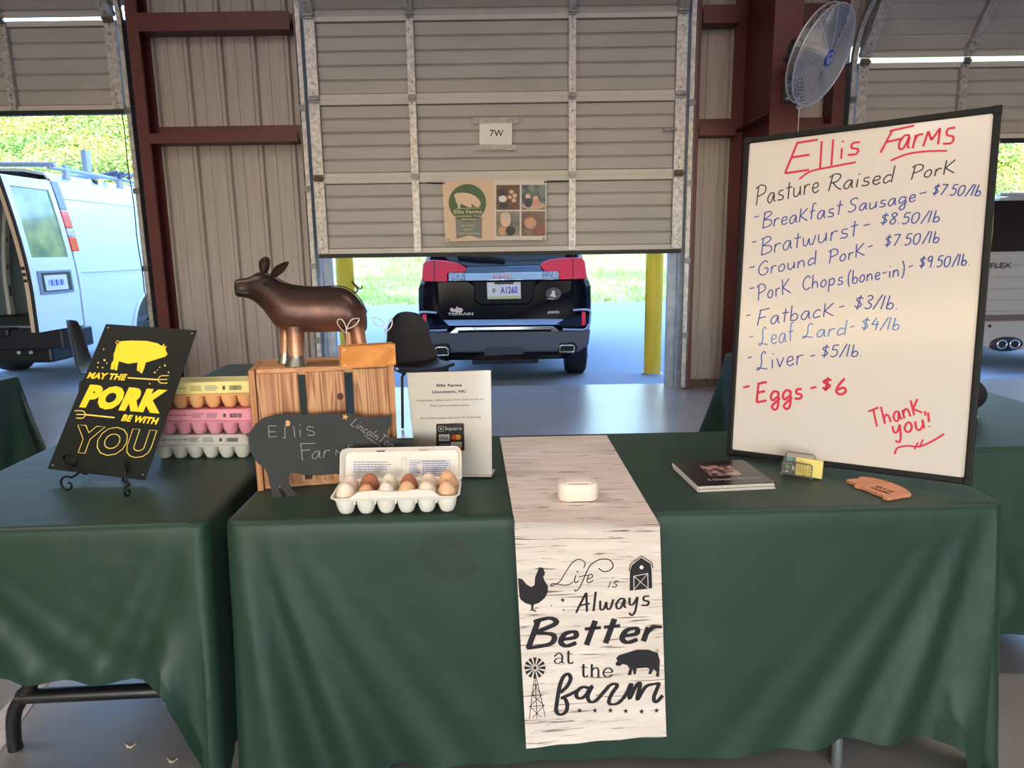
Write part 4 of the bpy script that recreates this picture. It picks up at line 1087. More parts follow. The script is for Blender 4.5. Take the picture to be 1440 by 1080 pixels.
# ================================================================== METAL PIG
def copper():
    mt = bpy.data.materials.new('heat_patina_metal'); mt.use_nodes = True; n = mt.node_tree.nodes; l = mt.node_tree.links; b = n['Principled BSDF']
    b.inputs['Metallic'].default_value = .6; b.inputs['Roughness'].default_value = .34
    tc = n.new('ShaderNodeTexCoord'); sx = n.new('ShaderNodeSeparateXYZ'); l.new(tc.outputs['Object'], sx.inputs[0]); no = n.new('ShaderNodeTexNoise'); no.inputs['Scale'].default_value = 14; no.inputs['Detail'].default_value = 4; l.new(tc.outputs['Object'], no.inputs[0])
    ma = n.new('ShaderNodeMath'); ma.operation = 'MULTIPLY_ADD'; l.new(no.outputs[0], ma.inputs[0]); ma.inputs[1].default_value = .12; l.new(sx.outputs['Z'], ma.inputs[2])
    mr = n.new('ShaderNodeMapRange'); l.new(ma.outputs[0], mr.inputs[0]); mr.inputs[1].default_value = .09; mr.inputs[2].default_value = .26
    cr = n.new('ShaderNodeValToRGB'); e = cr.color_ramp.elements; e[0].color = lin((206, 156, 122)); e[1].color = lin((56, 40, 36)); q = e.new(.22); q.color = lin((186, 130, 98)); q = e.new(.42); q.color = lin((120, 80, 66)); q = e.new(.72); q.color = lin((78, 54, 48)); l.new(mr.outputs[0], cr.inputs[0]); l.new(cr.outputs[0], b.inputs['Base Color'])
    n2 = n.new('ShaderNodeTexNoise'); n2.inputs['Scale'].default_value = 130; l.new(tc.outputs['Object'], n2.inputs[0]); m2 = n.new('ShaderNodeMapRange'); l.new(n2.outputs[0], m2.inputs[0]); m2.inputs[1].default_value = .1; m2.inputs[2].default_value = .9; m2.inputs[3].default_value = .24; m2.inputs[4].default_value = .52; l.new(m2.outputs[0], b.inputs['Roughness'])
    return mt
mCop = copper(); mSteel = M('bright_steel', (160, 156, 150), .28, .9); mEye = M('black_eye', (14, 12, 12), .15)
PY = 1.915
pg = thing('metal_pig_sculpture', 'copper-brown sheet metal pig standing on the wooden crate', 'sculpture', tuple(ony(440, 516, PY)))
LOC[pg.name].z = CZ; pg.location.z = CZ
PP = Pl((0, PY, 1.1), (1, .10, 0), (0, 0, 1)); PC = PP.crop(320, 350, 6)
stn_ = [(66, 268, 398, .015), (76, 258, 404, .019), (100, 254, 408, .021), (150, 248, 412, .022), (190, 240, 425, .024), (230, 216, 450, .029), (280, 203, 495, .034), (330, 207, 560, .038), (370, 222, 625, .042), (410, 243, 668, .046), (460, 273, 690, .050), (520, 300, 700, .053), (600, 316, 704, .055), (700, 323, 705, .056), (800, 322, 704, .056), (900, 315, 698, .056), (980, 322, 702, .055), (1040, 350, 706, .053), (1090, 392, 706, .048), (1130, 445, 706, .040), (1160, 498, 700, .030), (1178, 540, 670, .014)]
secs = []
for x, t_, bo, hw in stn_:
    T_ = PC.img(x, t_); Bo = PC.img(x, bo); c = (T_+Bo)/2; hh = (T_-Bo).length/2; s_ = []
    for k in range(24):
        a = 2*pi*k/24; cx = cos(a); sz = sin(a)
        s_.append(c+PP.n*(hw*math.copysign(abs(cx)**.9, cx))+Vector((0, 0, 1))*hh*math.copysign(abs(sz)**.95, sz))
    secs.append(s_)
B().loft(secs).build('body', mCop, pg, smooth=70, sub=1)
# seam along the back
B().tube(smoothline([PC.img(x, t_-3) for x, t_, bo, hw in stn_[5:]], 2), .0016, 6).build('welded_seam', M('dark_seam', (44, 32, 30), .5, .7), pg)
def leg(x0, y0, x1, y1, w0, w1, side, foot=True, lab=None):
    a = PC.img(x0, y0)+PP.n*side; c = PC.img(x1, y1)+PP.n*side; c.z = CZ+.028; k = 1/6/1000*1.93
    b = B(); N = 16; secs = []
    for i in range(6):
        t = i/5; p = a.lerp(c, t); r_ = (w0+(w1-w0)*t**.7)*k/2; secs.append([p+Vector((r_*cos(2*pi*q/N), r_*.85*sin(2*pi*q/N), 0)) for q in range(N)])
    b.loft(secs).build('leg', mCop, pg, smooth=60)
    b = B(); secs = []
    for t, f_ in ((0, .98), (.15, 1.02), (1, 1.5)):
        r_ = w1*k/2*f_; p = Vector((c.x-.004*t, c.y, CZ+.028*(1-t)+.001)); secs.append([p+Vector((r_*cos(2*pi*q/N), r_*.85*sin(2*pi*q/N), 0)) for q in range(N)])
    b.loft(secs); b.build('hoof', mSteel, pg, smooth=60, label='bright steel hoof')
leg(585, 640, 598, 915, 165, 122, .026); leg(480, 640, 470, 900, 130, 78, -.026)
leg(1085, 600, 1150, 900, 150, 90, .028); leg(1010, 620, 1040, 900, 130, 80, -.026)
def leafp(pts, ext, name, mat):
    B().prism(smoothline([PC.img(*p) for p in pts], 3, True), PP.n*.0015).build(name, mat, pg, smooth=30)
def ear(pts, off, fold):
    P3 = [PC.img(*p, off) for p in pts]; b = B(); n = len(P3); mid = [(P3[i]+P3[n-1-i])/2-PP.n*fold for i in range(n//2)]
    L_ = P3[:n//2]; R_ = P3[n//2:][::-1]; rows = [L_, mid, R_]; k = n//2
    b.add([p for q in rows for p in q], [(j*k+i, j*k+i+1, (j+1)*k+i+1, (j+1)*k+i) for j in range(2) for i in range(k-1)])
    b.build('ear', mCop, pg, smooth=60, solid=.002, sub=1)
ear([(278, 212), (255, 140), (262, 90), (318, 58), (355, 70), (364, 115), (358, 165), (335, 212)], -.012, -.012)
ear([(355, 255), (356, 200), (395, 135), (512, 98), (520, 118), (492, 185), (438, 228), (378, 258)], .018, .012)
for sd_ in (.0275, ): B().ball(PC.img(310, 284, .032), .0062, 12).build('eye', mEye, pg, smooth=80)
B().cyl(PC.img(310, 284, .024), PC.img(310, 284, .0335), .0085, .0078).build('eye_ring', M('dark_seam', (44, 32, 30), .5, .7), pg)
b = B(); shape(b, PC, [(70, 352), (140, 360), (182, 362), (176, 376), (140, 380), (100, 372), (72, 366)], .027); b.build('mouth', M('mouth_dark', (20, 14, 14), .6), pg)
for x in (84, 86): pass
B().cyl(PC.img(88, 318, .018), PC.img(88, 318, .0245), .0026).build('nostril', M('mouth_dark', (20, 14, 14), .6), pg)
B().tube(smoothline([PC.img(1060, 362), PC.img(1085, 366), PC.img(1097, 340), PC.img(1075, 310), PC.img(1050, 272)], 6), [.0022]*19+[.0028]*6, 8).build('tail', mCop, pg, smooth=60)
B().tube(smoothline([PC.img(1080, 300), PC.img(1100, 325), PC.img(1120, 335), PC.img(1136, 325), PC.img(1130, 310)], 6), .0018, 8).build('tail', mCop, pg, smooth=60)
# ================================================================== WOOD BLOCK WITH BUTTERFLY CLIPS
bo_ = onz(480.5, 518.5, CZ+.001); br_ = onz(557.5, 514.5, CZ+.001); be = Vector((cos(radians(21)), sin(radians(21)), 0)); bnn = Vector((-be.y, be.x, 0))
bw = .05
while px(bo_+be*bw).x < 557: bw += .0005
BP_ = Pl(bo_, be, (0, 0, 1)); bhh = (BP_.img(480, 488)-bo_).z
Rb = Matrix((be, bnn, Vector((0, 0, 1)))).transposed()
wk = thing('wooden_card_block', 'honey-coloured wooden block with wire leaf clips on top of the crate', 'card holder', tuple(bo_))
def blk(u0, u1, v0, v1, z0, z1, nm, mt, bev=.0012): return B().box(bo_+be*((u0+u1)/2)+bnn*((v0+v1)/2)+Vector((0, 0, (z0+z1)/2)), (u1-u0, v1-v0, z1-z0), Rb).build(nm, mt, wk, bevel=bev)
wH = wood('honey_wood', (226, 150, 70), (204, 124, 50), 0, 14); wHd = wood('block_side_wood', (170, 126, 70), (140, 100, 56), 1, 16)
blk(0, bw, 0, .012, 0, bhh, 'front_board', wH); blk(.001, bw-.001, .012, .036, 0, bhh-.001, 'block_core', wHd); blk(0, bw, .036, .044, 0, bhh, 'back_board', wH)
for u in (.008, bw-.008):
    for z in (.008, bhh-.008):
        c = bo_+be*u+Vector((0, 0, z)); B().cyl(c+bnn*.001, c-bnn*.0022, .0030, .0022, 12).build('screw', M('brass_screw', (214, 190, 140), .3, .8), wk)
mW2 = M('white_wire', (214, 206, 196), .4, .3)
for cx, v, l1, l2 in ((487, .020, ((474, 452), (480, 449), (486, 458), (487, 468), (479, 462)), ((488, 461), (494, 450), (505, 448), (500, 457), (490, 462))), (541, .030, ((524, 447), (530, 447), (539, 453), (540, 458), (529, 457)), ((541, 470), (545, 456), (550, 447), (551, 458), (542, 468)))):
    pl_ = Pl(bo_+bnn*v, be, (0, 0, 1)); root = pl_.img(cx, 470); root.z = CZ+bhh-.003
    top = pl_.img(cx, 462); B().tube([root, top], .0011, 6).build('clip_stem', mW2, wk)
    for l_ in (l1, l2): B().tube(smoothline([pl_.img(*p) for p in l_], 4, True), .0014, 6, True).build('wire_leaf', mW2, wk)
# ================================================================== CHALKBOARD PIG
cf = onz(378, 699, .7465); cdir = ce; cpl = Pl(cf, cdir, (Vector((0, 0, 1))*.993+cn*.07)); CK = cpl.crop(350, 490, 4.908)
cp = thing('chalkboard_pig', 'pig-shaped chalkboard reading Ellis Farms, leaning on the crate', 'chalkboard', tuple(cf))
out = [(0, 640), (8, 580), (45, 520), (100, 478), (190, 456), (330, 450), (440, 458), (560, 445), (680, 446), (760, 466), (820, 476), (880, 470), (985, 460), (985, 510), (955, 572), (962, 602), (1000, 621), (1075, 635), (1076, 690), (1010, 700), (950, 735), (880, 785), (820, 815), (760, 860), (770, 960), (740, 1005), (690, 1005), (690, 880), (600, 862), (500, 872), (400, 873), (290, 852), (275, 885), (275, 930), (300, 968), (342, 1012), (270, 1020), (235, 968), (208, 936), (208, 985), (242, 1025), (168, 1033), (152, 960), (135, 872), (110, 825), (60, 785), (18, 715)]
mSlate = M('slate_paint', (42, 43, 45), .75, col2=(54, 55, 56), scale=9, contrast=.3)
b = B(); b.prism([CK.img(*p, -.006) for p in out], CK.n*.006); b.build('board', mSlate, cp)
mChalk = M('chalk', (160, 160, 156), .95)
b = B()
for ps in ([(190, 535), (135, 535), (140, 612), (190, 608)], [(137, 575), (185, 575)], [(248, 540), (250, 618), (232, 618)], [(308, 538), (318, 612)], [(352, 560), (356, 608)]): stroke(b, CK, ps, .0016, .0006, False)
disc(b, CK, 353, 528, 4, .0006, n=8)
stroke(b, CK, [(445, 545), (410, 540), (402, 562), (445, 575), (448, 598), (405, 598)], .0016)
for ps in ([(458, 655), (358, 657), (370, 773)], [(362, 705), (420, 700)]): stroke(b, CK, ps, .0018, .0006, False)
b.build('chalk_lettering', mChalk, cp); b = B(); hand(b, CK, 'ar', (432, 765), (560, 752), 100, .0016); stroke(b, CK, [(600, 738), (602, 700), (625, 722), (648, 692), (655, 730)], .0014, .0006, False); stroke(b, CK, [(720, 670), (690, 668), (685, 682), (715, 690), (705, 705)], .0014)
b.build('chalk_lettering', mChalk, cp); b = B(); hand(b, CK, 'JincolnTon', (700, 528), (985, 692), 62, .0014, jit=.1)
stroke(b, CK, [(795, 598), (925, 692)], .0012, .0006, False); b.build('chalk_lettering', mChalk, cp)
mTanW = M('light_wood', (214, 160, 104), .6)
b = B(); q = [CK.img(665+(24 if k % 2 == 0 else 10)*sin(pi*k/5+.3), 472-(24 if k % 2 == 0 else 10)*cos(pi*k/5+.3), .0002) for k in range(10)]; b.prism(q, CK.n*.003); b.build('wooden_star', mTanW, cp)
b = B(); q = [CK.img(*p, .0002) for p in ((252, 505), (265, 494), (280, 500), (286, 515), (282, 532), (266, 536), (250, 530), (258, 518))]; b.prism(q, CK.n*.003); b.build('wooden_chick', mTanW, cp)
# ================================================================== PAPER SIGN IN STAND
po = Vector((-.269, 1.884, .745)); pe = Vector((-.058, 1.850, .745)); pp = Pl(po, pe-po, (0, 0, 1))
ps = thing('tabletop_sign', 'printed paper sign in a clear upright stand behind the egg carton', 'sign', tuple(po))
PQ = pp.crop(560, 500, 5.4)
b = B(); b.prism([pp.img(572, 524.5), pp.img(586, 668), pp.img(692, 668), pp.img(690, 521)], -pp.n*.0006); b.build('paper', M('sign_paper', (232, 222, 212), .6), ps)
b = B(); b.prism([pp.img(571, 523, .0008), pp.img(586, 668, .0008), pp.img(692, 668, .0008), pp.img(690.5, 519.5, .0008)], pp.n*.0009); b.build('clear_cover', glass('clear_acrylic', (248, 248, 248), .05), ps)
a = pp.img(586, 668); c = pp.img(692.5, 668); dn = pp.n
b = B(); b.prism([a+dn*.016+Vector((0, 0, -.0)), c+dn*.016, c-dn*.045, a-dn*.045], (0, 0, .0022)); b.build('stand_base', M('acrylic_base', (196, 188, 180), .25), ps)
for o_ in ps.children: pass
mTxt = M('text_black', (48, 42, 44), .7)
b = B(); text(b, PQ, 'Ellis Farms', (291, 236), (484, 234), 20, .0004, .045); text(b, PQ, 'Lincolnton, NC', (260, 286), (516, 280), 20, .0004, .045)
text(b, PQ, 'Sustainably raised pork- born and raised on', (140, 349), (650, 336), 15, .0004, .01); text(b, PQ, 'fields and wooded pasture', (243, 388), (545, 382), 15, .0004, .01); text(b, PQ, 'We kindly accept cash and the following:', (163, 483), (630, 473), 15, .0004, .01)
b.build('printed_lettering', mTxt, ps)
b = B(); shape(b, PQ, [(295, 518), (492, 513), (500, 522), (503, 715), (496, 722), (296, 726), (288, 716), (288, 526)], .0003); b.build('card_panel_print', M('card_black', (28, 22, 26), .6), ps)
b = B(); shape(b, PQ, [(308, 600), (390, 598), (390, 648), (308, 650)], .0005); shape(b, PQ, [(400, 658), (482, 656), (482, 703), (400, 706)], .0005); text(b, PQ, 'Square', (356, 566), (482, 564), 26, .0005)
stroke(b, PQ, [(306, 538), (344, 537), (344, 574), (306, 575), (306, 538)], .0009, .0005, False); disc(b, PQ, 325, 556, 7, .0005, n=8); b.build('card_white_print', mPaper, ps)
b = B(); text(b, PQ, 'VISA', (315, 640), (384, 638), 26, .0008, .02); shape(b, PQ, [(306, 664), (392, 661), (392, 704), (306, 706)], .0005); b.build('card_blue_print', M('navy_print', (28, 42, 96), .6), ps)
b = B(); disc(b, PQ, 426, 622, 23, .0005); b.build('card_red_print', M('red_print', (220, 60, 40), .6), ps)
b = B(); disc(b, PQ, 456, 620, 21, .0007); b.build('card_yellow_print', M('amber_print', (240, 170, 50), .6), ps)
b = B(); text(b, PQ, 'DISCOVER', (406, 684), (478, 682), 13, .0008, .01); b.build('card_black_print', mTxt, ps)
b = B(); text(b, PQ, 'AMERICAN', (312, 681), (388, 679), 12, .0008); text(b, PQ, 'EXPRESS', (322, 699), (378, 697), 12, .0008); b.build('card_pale_print', mPaper, ps)
b = B(); shape(b, PQ, [(430, 704), (482, 680), (482, 704)], .0008); b.build('card_orange_print', M('orange_print', (236, 130, 40), .6), ps)
# ================================================================== CARD READER
rc = onz(814, 706, .7475)+Vector((0, .037, 0)); rd = thing('card_reader', 'small white square card reader on the wood-print runner', 'card reader', tuple(rc))
def rr(c, hw, hd, r_, z, n=6):
    return rrect(lambda u, v, z_: Vector((c.x+u, c.y+v, z_)), hw, hd, r_, z, n=n)
b = B(); z = .7475; b.loft([rr(rc, .047, .034, .024, z), rr(rc, .049, .036, .025, z+.004), rr(rc, .049, .036, .025, z+.034), rr(rc, .0475, .0345, .024, z+.0395), rr(rc, .044, .031, .022, z+.042)])
mRd = M('ivory_plastic', (232, 220, 208), .35, spec=.5); b.build('body', mRd, rd, smooth=50)
rc2 = rc+Vector((0, .003, 0)); b = B(); b.loft([rr(rc2, .031, .027, .008, z+.0418), rr(rc2, .031, .027, .008, z+.0445), rr(rc2, .029, .025, .008, z+.0455)]); b.build('card_slot_cover', mRd, rd, smooth=50)
B().box((rc.x, rc.y-.0262, z+.0414), (.050, .006, .0014)).build('card_slot', M('slot_grey', (110, 100, 96), .7), rd)
# ================================================================== BOOKS
mPage = M('page_edges', (214, 206, 198), .7, col2=(180, 172, 166), scale=4, stretch=(1, 1, 300)); mCov = M('black_gloss_cover', (26, 22, 26), .22, spec=.6)
ba, bb_, bc_ = onz(981, 692, .745), onz(1090, 687, .745), onz(951, 656, .745); bu = (bb_-ba); bv = Vector((-bu.y, bu.x, 0)).normalized()*.205; buh = bu.normalized()
def booklet(label, z, th, du, pic):
    o0 = ba+Vector((du, du*.5, z-.745)); t = thing('photo_booklet', label, 'book', tuple(o0)); t['group'] = 'photo booklets on the front table'
    sh = bc_-ba; v_ = Vector((sh.x*.15+bv.x, bv.y, 0))
    v_ = Vector((-buh.y, buh.x, 0))*.20
    q = lambda u, v: o0+buh*u+v_*v
    L = bu.length
    b = B(); b.prism([q(.003, .01), q(L-.003, .01), q(L-.003, .99), q(.003, .99)], (0, 0, th)); b.build('pages', mPage, t)
    b = B(); b.prism([q(0, 0)+Vector((0, 0, th)), q(L, 0)+Vector((0, 0, th)), q(L, 1)+Vector((0, 0, th)), q(0, 1)+Vector((0, 0, th))], (0, 0, .0018)); b.build('front_cover', mCov, t, bevel=.0004)
    b = B(); b.prism([q(0, 0), q(L, 0), q(L, 1), q(0, 1)], (0, 0, -.0012)); b.build('back_cover', mPage, t)
    b = B(); b.prism([q(-.0025, 0)+Vector((0, 0, -.001)), q(.0005, 0)+Vector((0, 0, -.001)), q(.0005, 1)+Vector((0, 0, -.001)), q(-.0025, 1)+Vector((0, 0, -.001))], (0, 0, th+.002)); b.build('spine', mPage, t, bevel=.001)
    if pic:
        tp = Pl(q(0, 0)+Vector((0, 0, th+.0021)), buh, v_); F_ = tp.img
        b = B(); b.face([tp.uv(L*u, .2*v, .0002) for u, v in ((.30, .35), (.72, .33), (.72, .78), (.30, .80))]); b.build('cover_photo', M('sepia_photo', (176, 138, 130), .3, col2=(60, 36, 40), scale=60, contrast=.08), t)
        b = B(); text(b, Pl(tp.o, tp.X, tp.Z), 'A Glimpse in Ellis Farms', tuple(px(tp.uv(L*.20, .2*.17))), tuple(px(tp.uv(L*.90, .2*.17))), 4.5, .0003); b.build('cover_lettering', M('cover_silver', (190, 186, 184), .5), t)
    return t
booklet('lower photo booklet of the pair, almost hidden beneath the other', .7450, .0055, .003, False)
booklet('black-covered photo booklet on top of the pair by the whiteboard', .7535, .0060, 0, True)
# ================================================================== CARD HOLDER
ha = onz(1099, 668, .7445); hb = onz(1141, 675, .7445); hu = (hb-ha); hL = hu.length; hu.normalize(); hv = Vector((-hu.y, hu.x, 0))
ch = thing('card_holder', 'small wire mesh rack of business cards before the whiteboard', 'card holder', tuple(ha))
mBr = M('antique_wire', (120, 108, 92), .45, .6)
hp = lambda u, v, z: ha+hu*u+hv*v+Vector((0, 0, z))
hh = .040; dp = .028
b = B(); b.tube([hp(0, 0, .006), hp(0, 0, hh-.004), hp(.004, 0, hh), hp(hL-.004, 0, hh), hp(hL, 0, hh-.004), hp(hL, 0, .006), hp(0, 0, .006)], .0016, 8); b.build('front_rim', mBr, ch)
b = B(); b.tube([hp(.0, dp, .006), hp(0, dp, hh+.014), hp(.006, dp, hh+.020), hp(hL-.006, dp, hh+.020), hp(hL, dp, hh+.014), hp(hL, dp, .006)], .0016, 8); b.build('back_rim', mBr, ch)
b = B()
for u in (0, hL/3, hL*2/3, hL): b.tube([hp(u, 0, .006), hp(u, dp, .006)], .0014, 6)
b.build('bottom_wires', mBr, ch)
b = B()
for u in (0, hL):
    for v in (0, dp): b.ball(hp(u, v, .0045), .0042, 8)
b.build('ball_feet', M('pewter', (130, 124, 114), .4, .6), ch, smooth=80)
b = B(); hr = .0075
for i in range(6):
    for j in range(4):
        cx = .006+i*hr*1.75; cz = .012+j*hr*1.02+(hr*.5 if i % 2 else 0)
        if cx > hL-.004 or cz > hh-.002: continue
        q = [hp(min(max(cx+hr*.62*cos(a), 0), hL), 0, min(max(cz+hr*.6*sin(a), .006), hh)) for a in [pi*k/3 for k in range(6)]]; b.tube(q, .0006, 4, True)
b.build('hexagon_mesh', mBr, ch)
mCard = M('yellow_card', (236, 216, 130), .6)
b = B(); b.prism([hp(.008, .010, .004), hp(hL+.022, .010, .004), hp(hL+.022, .013, .050), hp(.008, .013, .050)], hv*.010); o = b.build('business_cards', mCard); tag(o, 'stack of pale yellow business cards in the small wire rack', 'business cards')
cpn = Pl(hp(0, .0095, .004), hu, Vector((0, 0, 1)))
b = B()
for k in range(6): b.face([cpn.uv(.034+.002*(k % 2), .012+k*.006, .001), cpn.uv(.062-.004*(k % 3), .012+k*.006, .001), cpn.uv(.062-.004*(k % 3), .0128+k*.006, .001), cpn.uv(.034+.002*(k % 2), .0128+k*.006, .001)])
o2 = b.build('card_print', M('brown_ink', (150, 130, 80), .7), None); o2.parent = o
b = B(); b.prism([hp(.001, .004, .005), hp(.033, .004, .005), hp(.033, .006, .053), hp(.001, .006, .053)], hv*.001); o = b.build('photo_card', M('photo_teal', (120, 150, 150), .4, col2=(70, 84, 96), scale=90, contrast=.1)); tag(o, 'small picture card of flowers in front of the yellow cards', 'card')
b = B(); r = random.Random(2); pn = Pl(hp(0, .0035, 0), hu, Vector((0, 0, 1)))
fl_cols = [M('flower_mauve', (160, 96, 140), .6), M('flower_white', (226, 214, 214), .6), M('flower_green', (90, 110, 70), .6)]
for m_ in range(3):
    b = B()
    for k in range(10):
        c = (r.uniform(.004, .030), r.uniform(.009, .032)); rad = r.uniform(.0018, .0036); b.face([pn.uv(c[0]+rad*cos(a), c[1]+rad*sin(a), .0006+.0002*m_) for a in [2*pi*q/7 for q in range(7)]])
    o2 = b.build('flower_print', fl_cols[m_]); o2.parent = o
# ================================================================== WOODEN PIG PLAQUE
wp_ = Pl((0, 0, .752), (1, 0, 0), (0, 1, 0)); wp_.n = Vector((0, 0, 1)); WC = wp_.crop(1080, 620, 6.545)
wq = onz(1230, 682, .744); wp = thing('wooden_pig_plaque', 'small flat wooden pig cut-out with burned lettering by the whiteboard', 'plaque', tuple(wq))
ol = [(722, 352), (760, 348), (838, 340), (840, 326), (880, 326), (960, 335), (1060, 358), (1150, 385), (1240, 425), (1290, 455), (1318, 480), (1310, 492), (1240, 500), (1160, 515), (1110, 525), (1055, 510), (1060, 500), (1040, 490), (960, 462), (890, 430), (850, 418), (800, 410), (790, 400), (820, 395), (780, 380), (745, 368)]
b = B(); b.prism([WC.img(*p) for p in ol], (0, 0, -.008)); b.build('plaque', wood('plaque_wood', (214, 150, 112), (188, 118, 82), 0, 60), wp, bevel=.0012)
b = B(); b.prism([WC.img(*p, -.0088) for p in ol], (0, 0, .0006)); b.build('bark_edge', M('dark_bark', (70, 44, 34), .8), wp)
b = B(); text(b, WC, 'ELLIS', (980, 418), (1140, 474), 34, .0004, .03); text(b, WC, 'FARMS', (935, 432), (1110, 490), 30, .0004, .03); b.build('burned_lettering', M('burned_wood', (60, 32, 26), .8), wp)
# ================================================================== CHAIRS
mSh = M('black_moulded_plastic', (26, 26, 29), .30, col2=(36, 36, 40), scale=120, bump=.8, bscale=160, spec=.7)
def chair(label, loc, rz, kind=0, name='plastic_chair', group=None):
    Rz = Matrix.Rotation(rz, 3, 'Z'); L = Vector(loc); q = lambda x, y, z: L+Rz @ Vector((x, y, z))
    t = thing(name, label, 'chair', loc, group)
    W = .235
    prof = [(.20, .425), (.215, .445), (.16, .452), (.05, .44), (-.08, .435), (-.16, .45), (-.20, .50), (-.215, .58), (-.225, .68), (-.235, .77), (-.24, .83), (-.243, .855), (-.25, .86)]
    prof = [(p.x, p.y) for p in smoothline([Vector((a, c)) for a, c in prof], 2)]
    rows = []
    for y, z in prof:
        hw = W
        if z > .50: hw = W*(1-.30*max(0, (z-.58)/.28)**2.2)
        if kind == 1 and z > .5: hw = W*1.02*(1-.45*max(0, (z-.66)/.2)**2.6)
        if kind == 1 and z > .5: hw *= 1-.22*min(1, (z-.5)/.15)
        rows.append([q(hw*(u/6), y+(.045*(u/6)**2 if z > .47 else 0), z+(.03*(u/6)**2 if z < .5 else -.02*(u/6)**2*(z > .8))) for u in range(-6, 7)])
    b = B(); n = 13; b.add([p for r_ in rows for p in r_], [(j*n+i, j*n+i+1, (j+1)*n+i+1, (j+1)*n+i) for j in range(len(rows)-1) for i in range(n-1)])
    b.build('shell', mSh, t, smooth=70, solid=.012, sub=1)
    for sx in (-1, 1):
        for sy in (-1, 1):
            B().tube([q(sx*.15, sy*.12, .425), q(sx*.19, sy*.16, .40), q(sx*.225, sy*.22, .01)], .011, 10).build('leg', mGalv if kind == 2 else mLegB, t, smooth=50)
    for sx in (-1, 1): B().tube([q(sx*.16, -.13, .415), q(sx*.16, .13, .415)], .009, 8).build('seat_rail', mLegB, t, smooth=50)
    return t
c1 = ony(586, 520, 5.55); chair('black moulded chair with speckled seat behind the crate and paper sign', (c1.x, 5.62, 0), radians(208), 1)
c1 = ony(147, 470, 5.6); chair('black plastic chair inside the left doorway in front of the white van', (c1.x, 5.6, 0), radians(-72), 1)
rb = onz(1352, 580, .7445); o = B().ball((rb.x, rb.y+.02, .7445+.066), (.085, .085, .066), 20).build('round_pouch', M('black_fabric', (24, 24, 26), .6, bump=.4, bscale=70), smooth=80); tag(o, 'round black fabric pouch on the green table just behind the whiteboard', 'bag')
# ================================================================== BANNER AND DOOR SIGN
DP = Pl((0, 6.745, 1.5), (1, 0, 0), (0, 0, 1)); N = DP.crop(600, 240, 7.2)
bn = thing('farm_banner', 'beige farm banner with green pig badge hanging on the middle door', 'banner', tuple(DP.img(695, 338)))
def face_slab(b, pl, pts, off, th): b.prism([pl.img(*p, off) for p in pts], -pl.n*th)
b = B(); face_slab(b, N, [(155, 110), (680, 98), (690, 705), (190, 718)], 0, .003); b.build('vinyl_left', M('beige_vinyl', (206, 178, 152), .5), bn)
b = B(); face_slab(b, N, [(680, 98), (1215, 92), (1210, 700), (690, 705)], 0, .003); b.build('vinyl_right', M('white_vinyl', (206, 196, 190), .5), bn)
mGr = M('badge_green', (72, 96, 62), .6); mGy = M('ribbon_grey', (120, 124, 118), .6)
b = B(); shape(b, N, [(290, 470), (560, 465), (560, 690), (430, 655), (302, 692)], .002); b.build('ribbon_print', mGy, bn)
b = B(); disc(b, N, 413, 325, 190, .004, 190, 40); b.build('badge_print', mGr, bn)
mBe = M('badge_beige', (214, 190, 162), .6)
b = B(); shape(b, N, [(275, 250), (290, 235), (310, 225), (380, 222), (450, 235), (500, 262), (535, 300), (550, 335), (540, 350), (525, 372), (480, 362), (470, 345), (450, 335), (460, 370), (430, 372), (345, 335), (335, 385), (315, 380), (318, 350), (300, 320), (288, 280)], .006)
text(b, N, 'Ellis Farms', (275, 434), (560, 430), 36, .006, .02); text(b, N, 'Lincolnton, N.C.', (290, 470), (548, 466), 22, .006, .01); lines(b, N, 345, 488, 498, 1, 1, 11, 3, .006, ragged=.02)
text(b, N, 'Born Here', (352, 563), (490, 560), 18, .006, .01); text(b, N, 'Raised', (376, 605), (466, 602), 18, .006, .01); text(b, N, 'Stress Free Food', (318, 645), (532, 641), 18, .006, .01); stroke(b, N, [(300, 384), (540, 378)], .004, .006, False); b.build('badge_lettering', mBe, bn)
def photo(pts, base, blobs, nm):
    b = B(); shape(b, N, pts, .002); b.build('photo', base, bn)
    for i, (x, y, rx, ry, m_) in enumerate(blobs):
        b = B(); disc(b, N, x, y, rx, .003+i*.0006, ry, 14); b.build('photo_detail', m_, bn)
c_ = lambda nm, col: M('photo_'+nm, col, .5)
photo([(705, 145), (942, 143), (942, 395), (703, 397)], M('photo_plank', (112, 70, 58), .5, col2=(70, 40, 40), scale=5, stretch=(1, 1, 14)), [(765, 225, 50, 40, c_('dark', (34, 30, 34))), (770, 285, 42, 34, c_('cloth', (214, 208, 202))), (780, 350, 50, 30, c_('dark', (34, 30, 34))), (857, 215, 24, 20, c_('cream', (206, 168, 140))), (892, 252, 24, 22, c_('cream', (206, 168, 140))), (842, 268, 22, 20, c_('cream', (206, 168, 140))), (884, 300, 24, 22, c_('cream', (206, 168, 140)))], 'p')
photo([(962, 145), (1203, 143), (1201, 394), (962, 396)], M('photo_woods', (44, 66, 76), .5, col2=(110, 124, 116), scale=12, contrast=.1), [(1082, 355, 118, 38, c_('straw', (190, 156, 130))), (1025, 262, 26, 28, c_('skin', (214, 178, 156))), (1028, 325, 42, 48, c_('navy', (44, 46, 66))), (1105, 280, 26, 24, c_('skin', (214, 178, 156))), (1110, 322, 38, 40, c_('pink', (196, 136, 128)))], 'p')
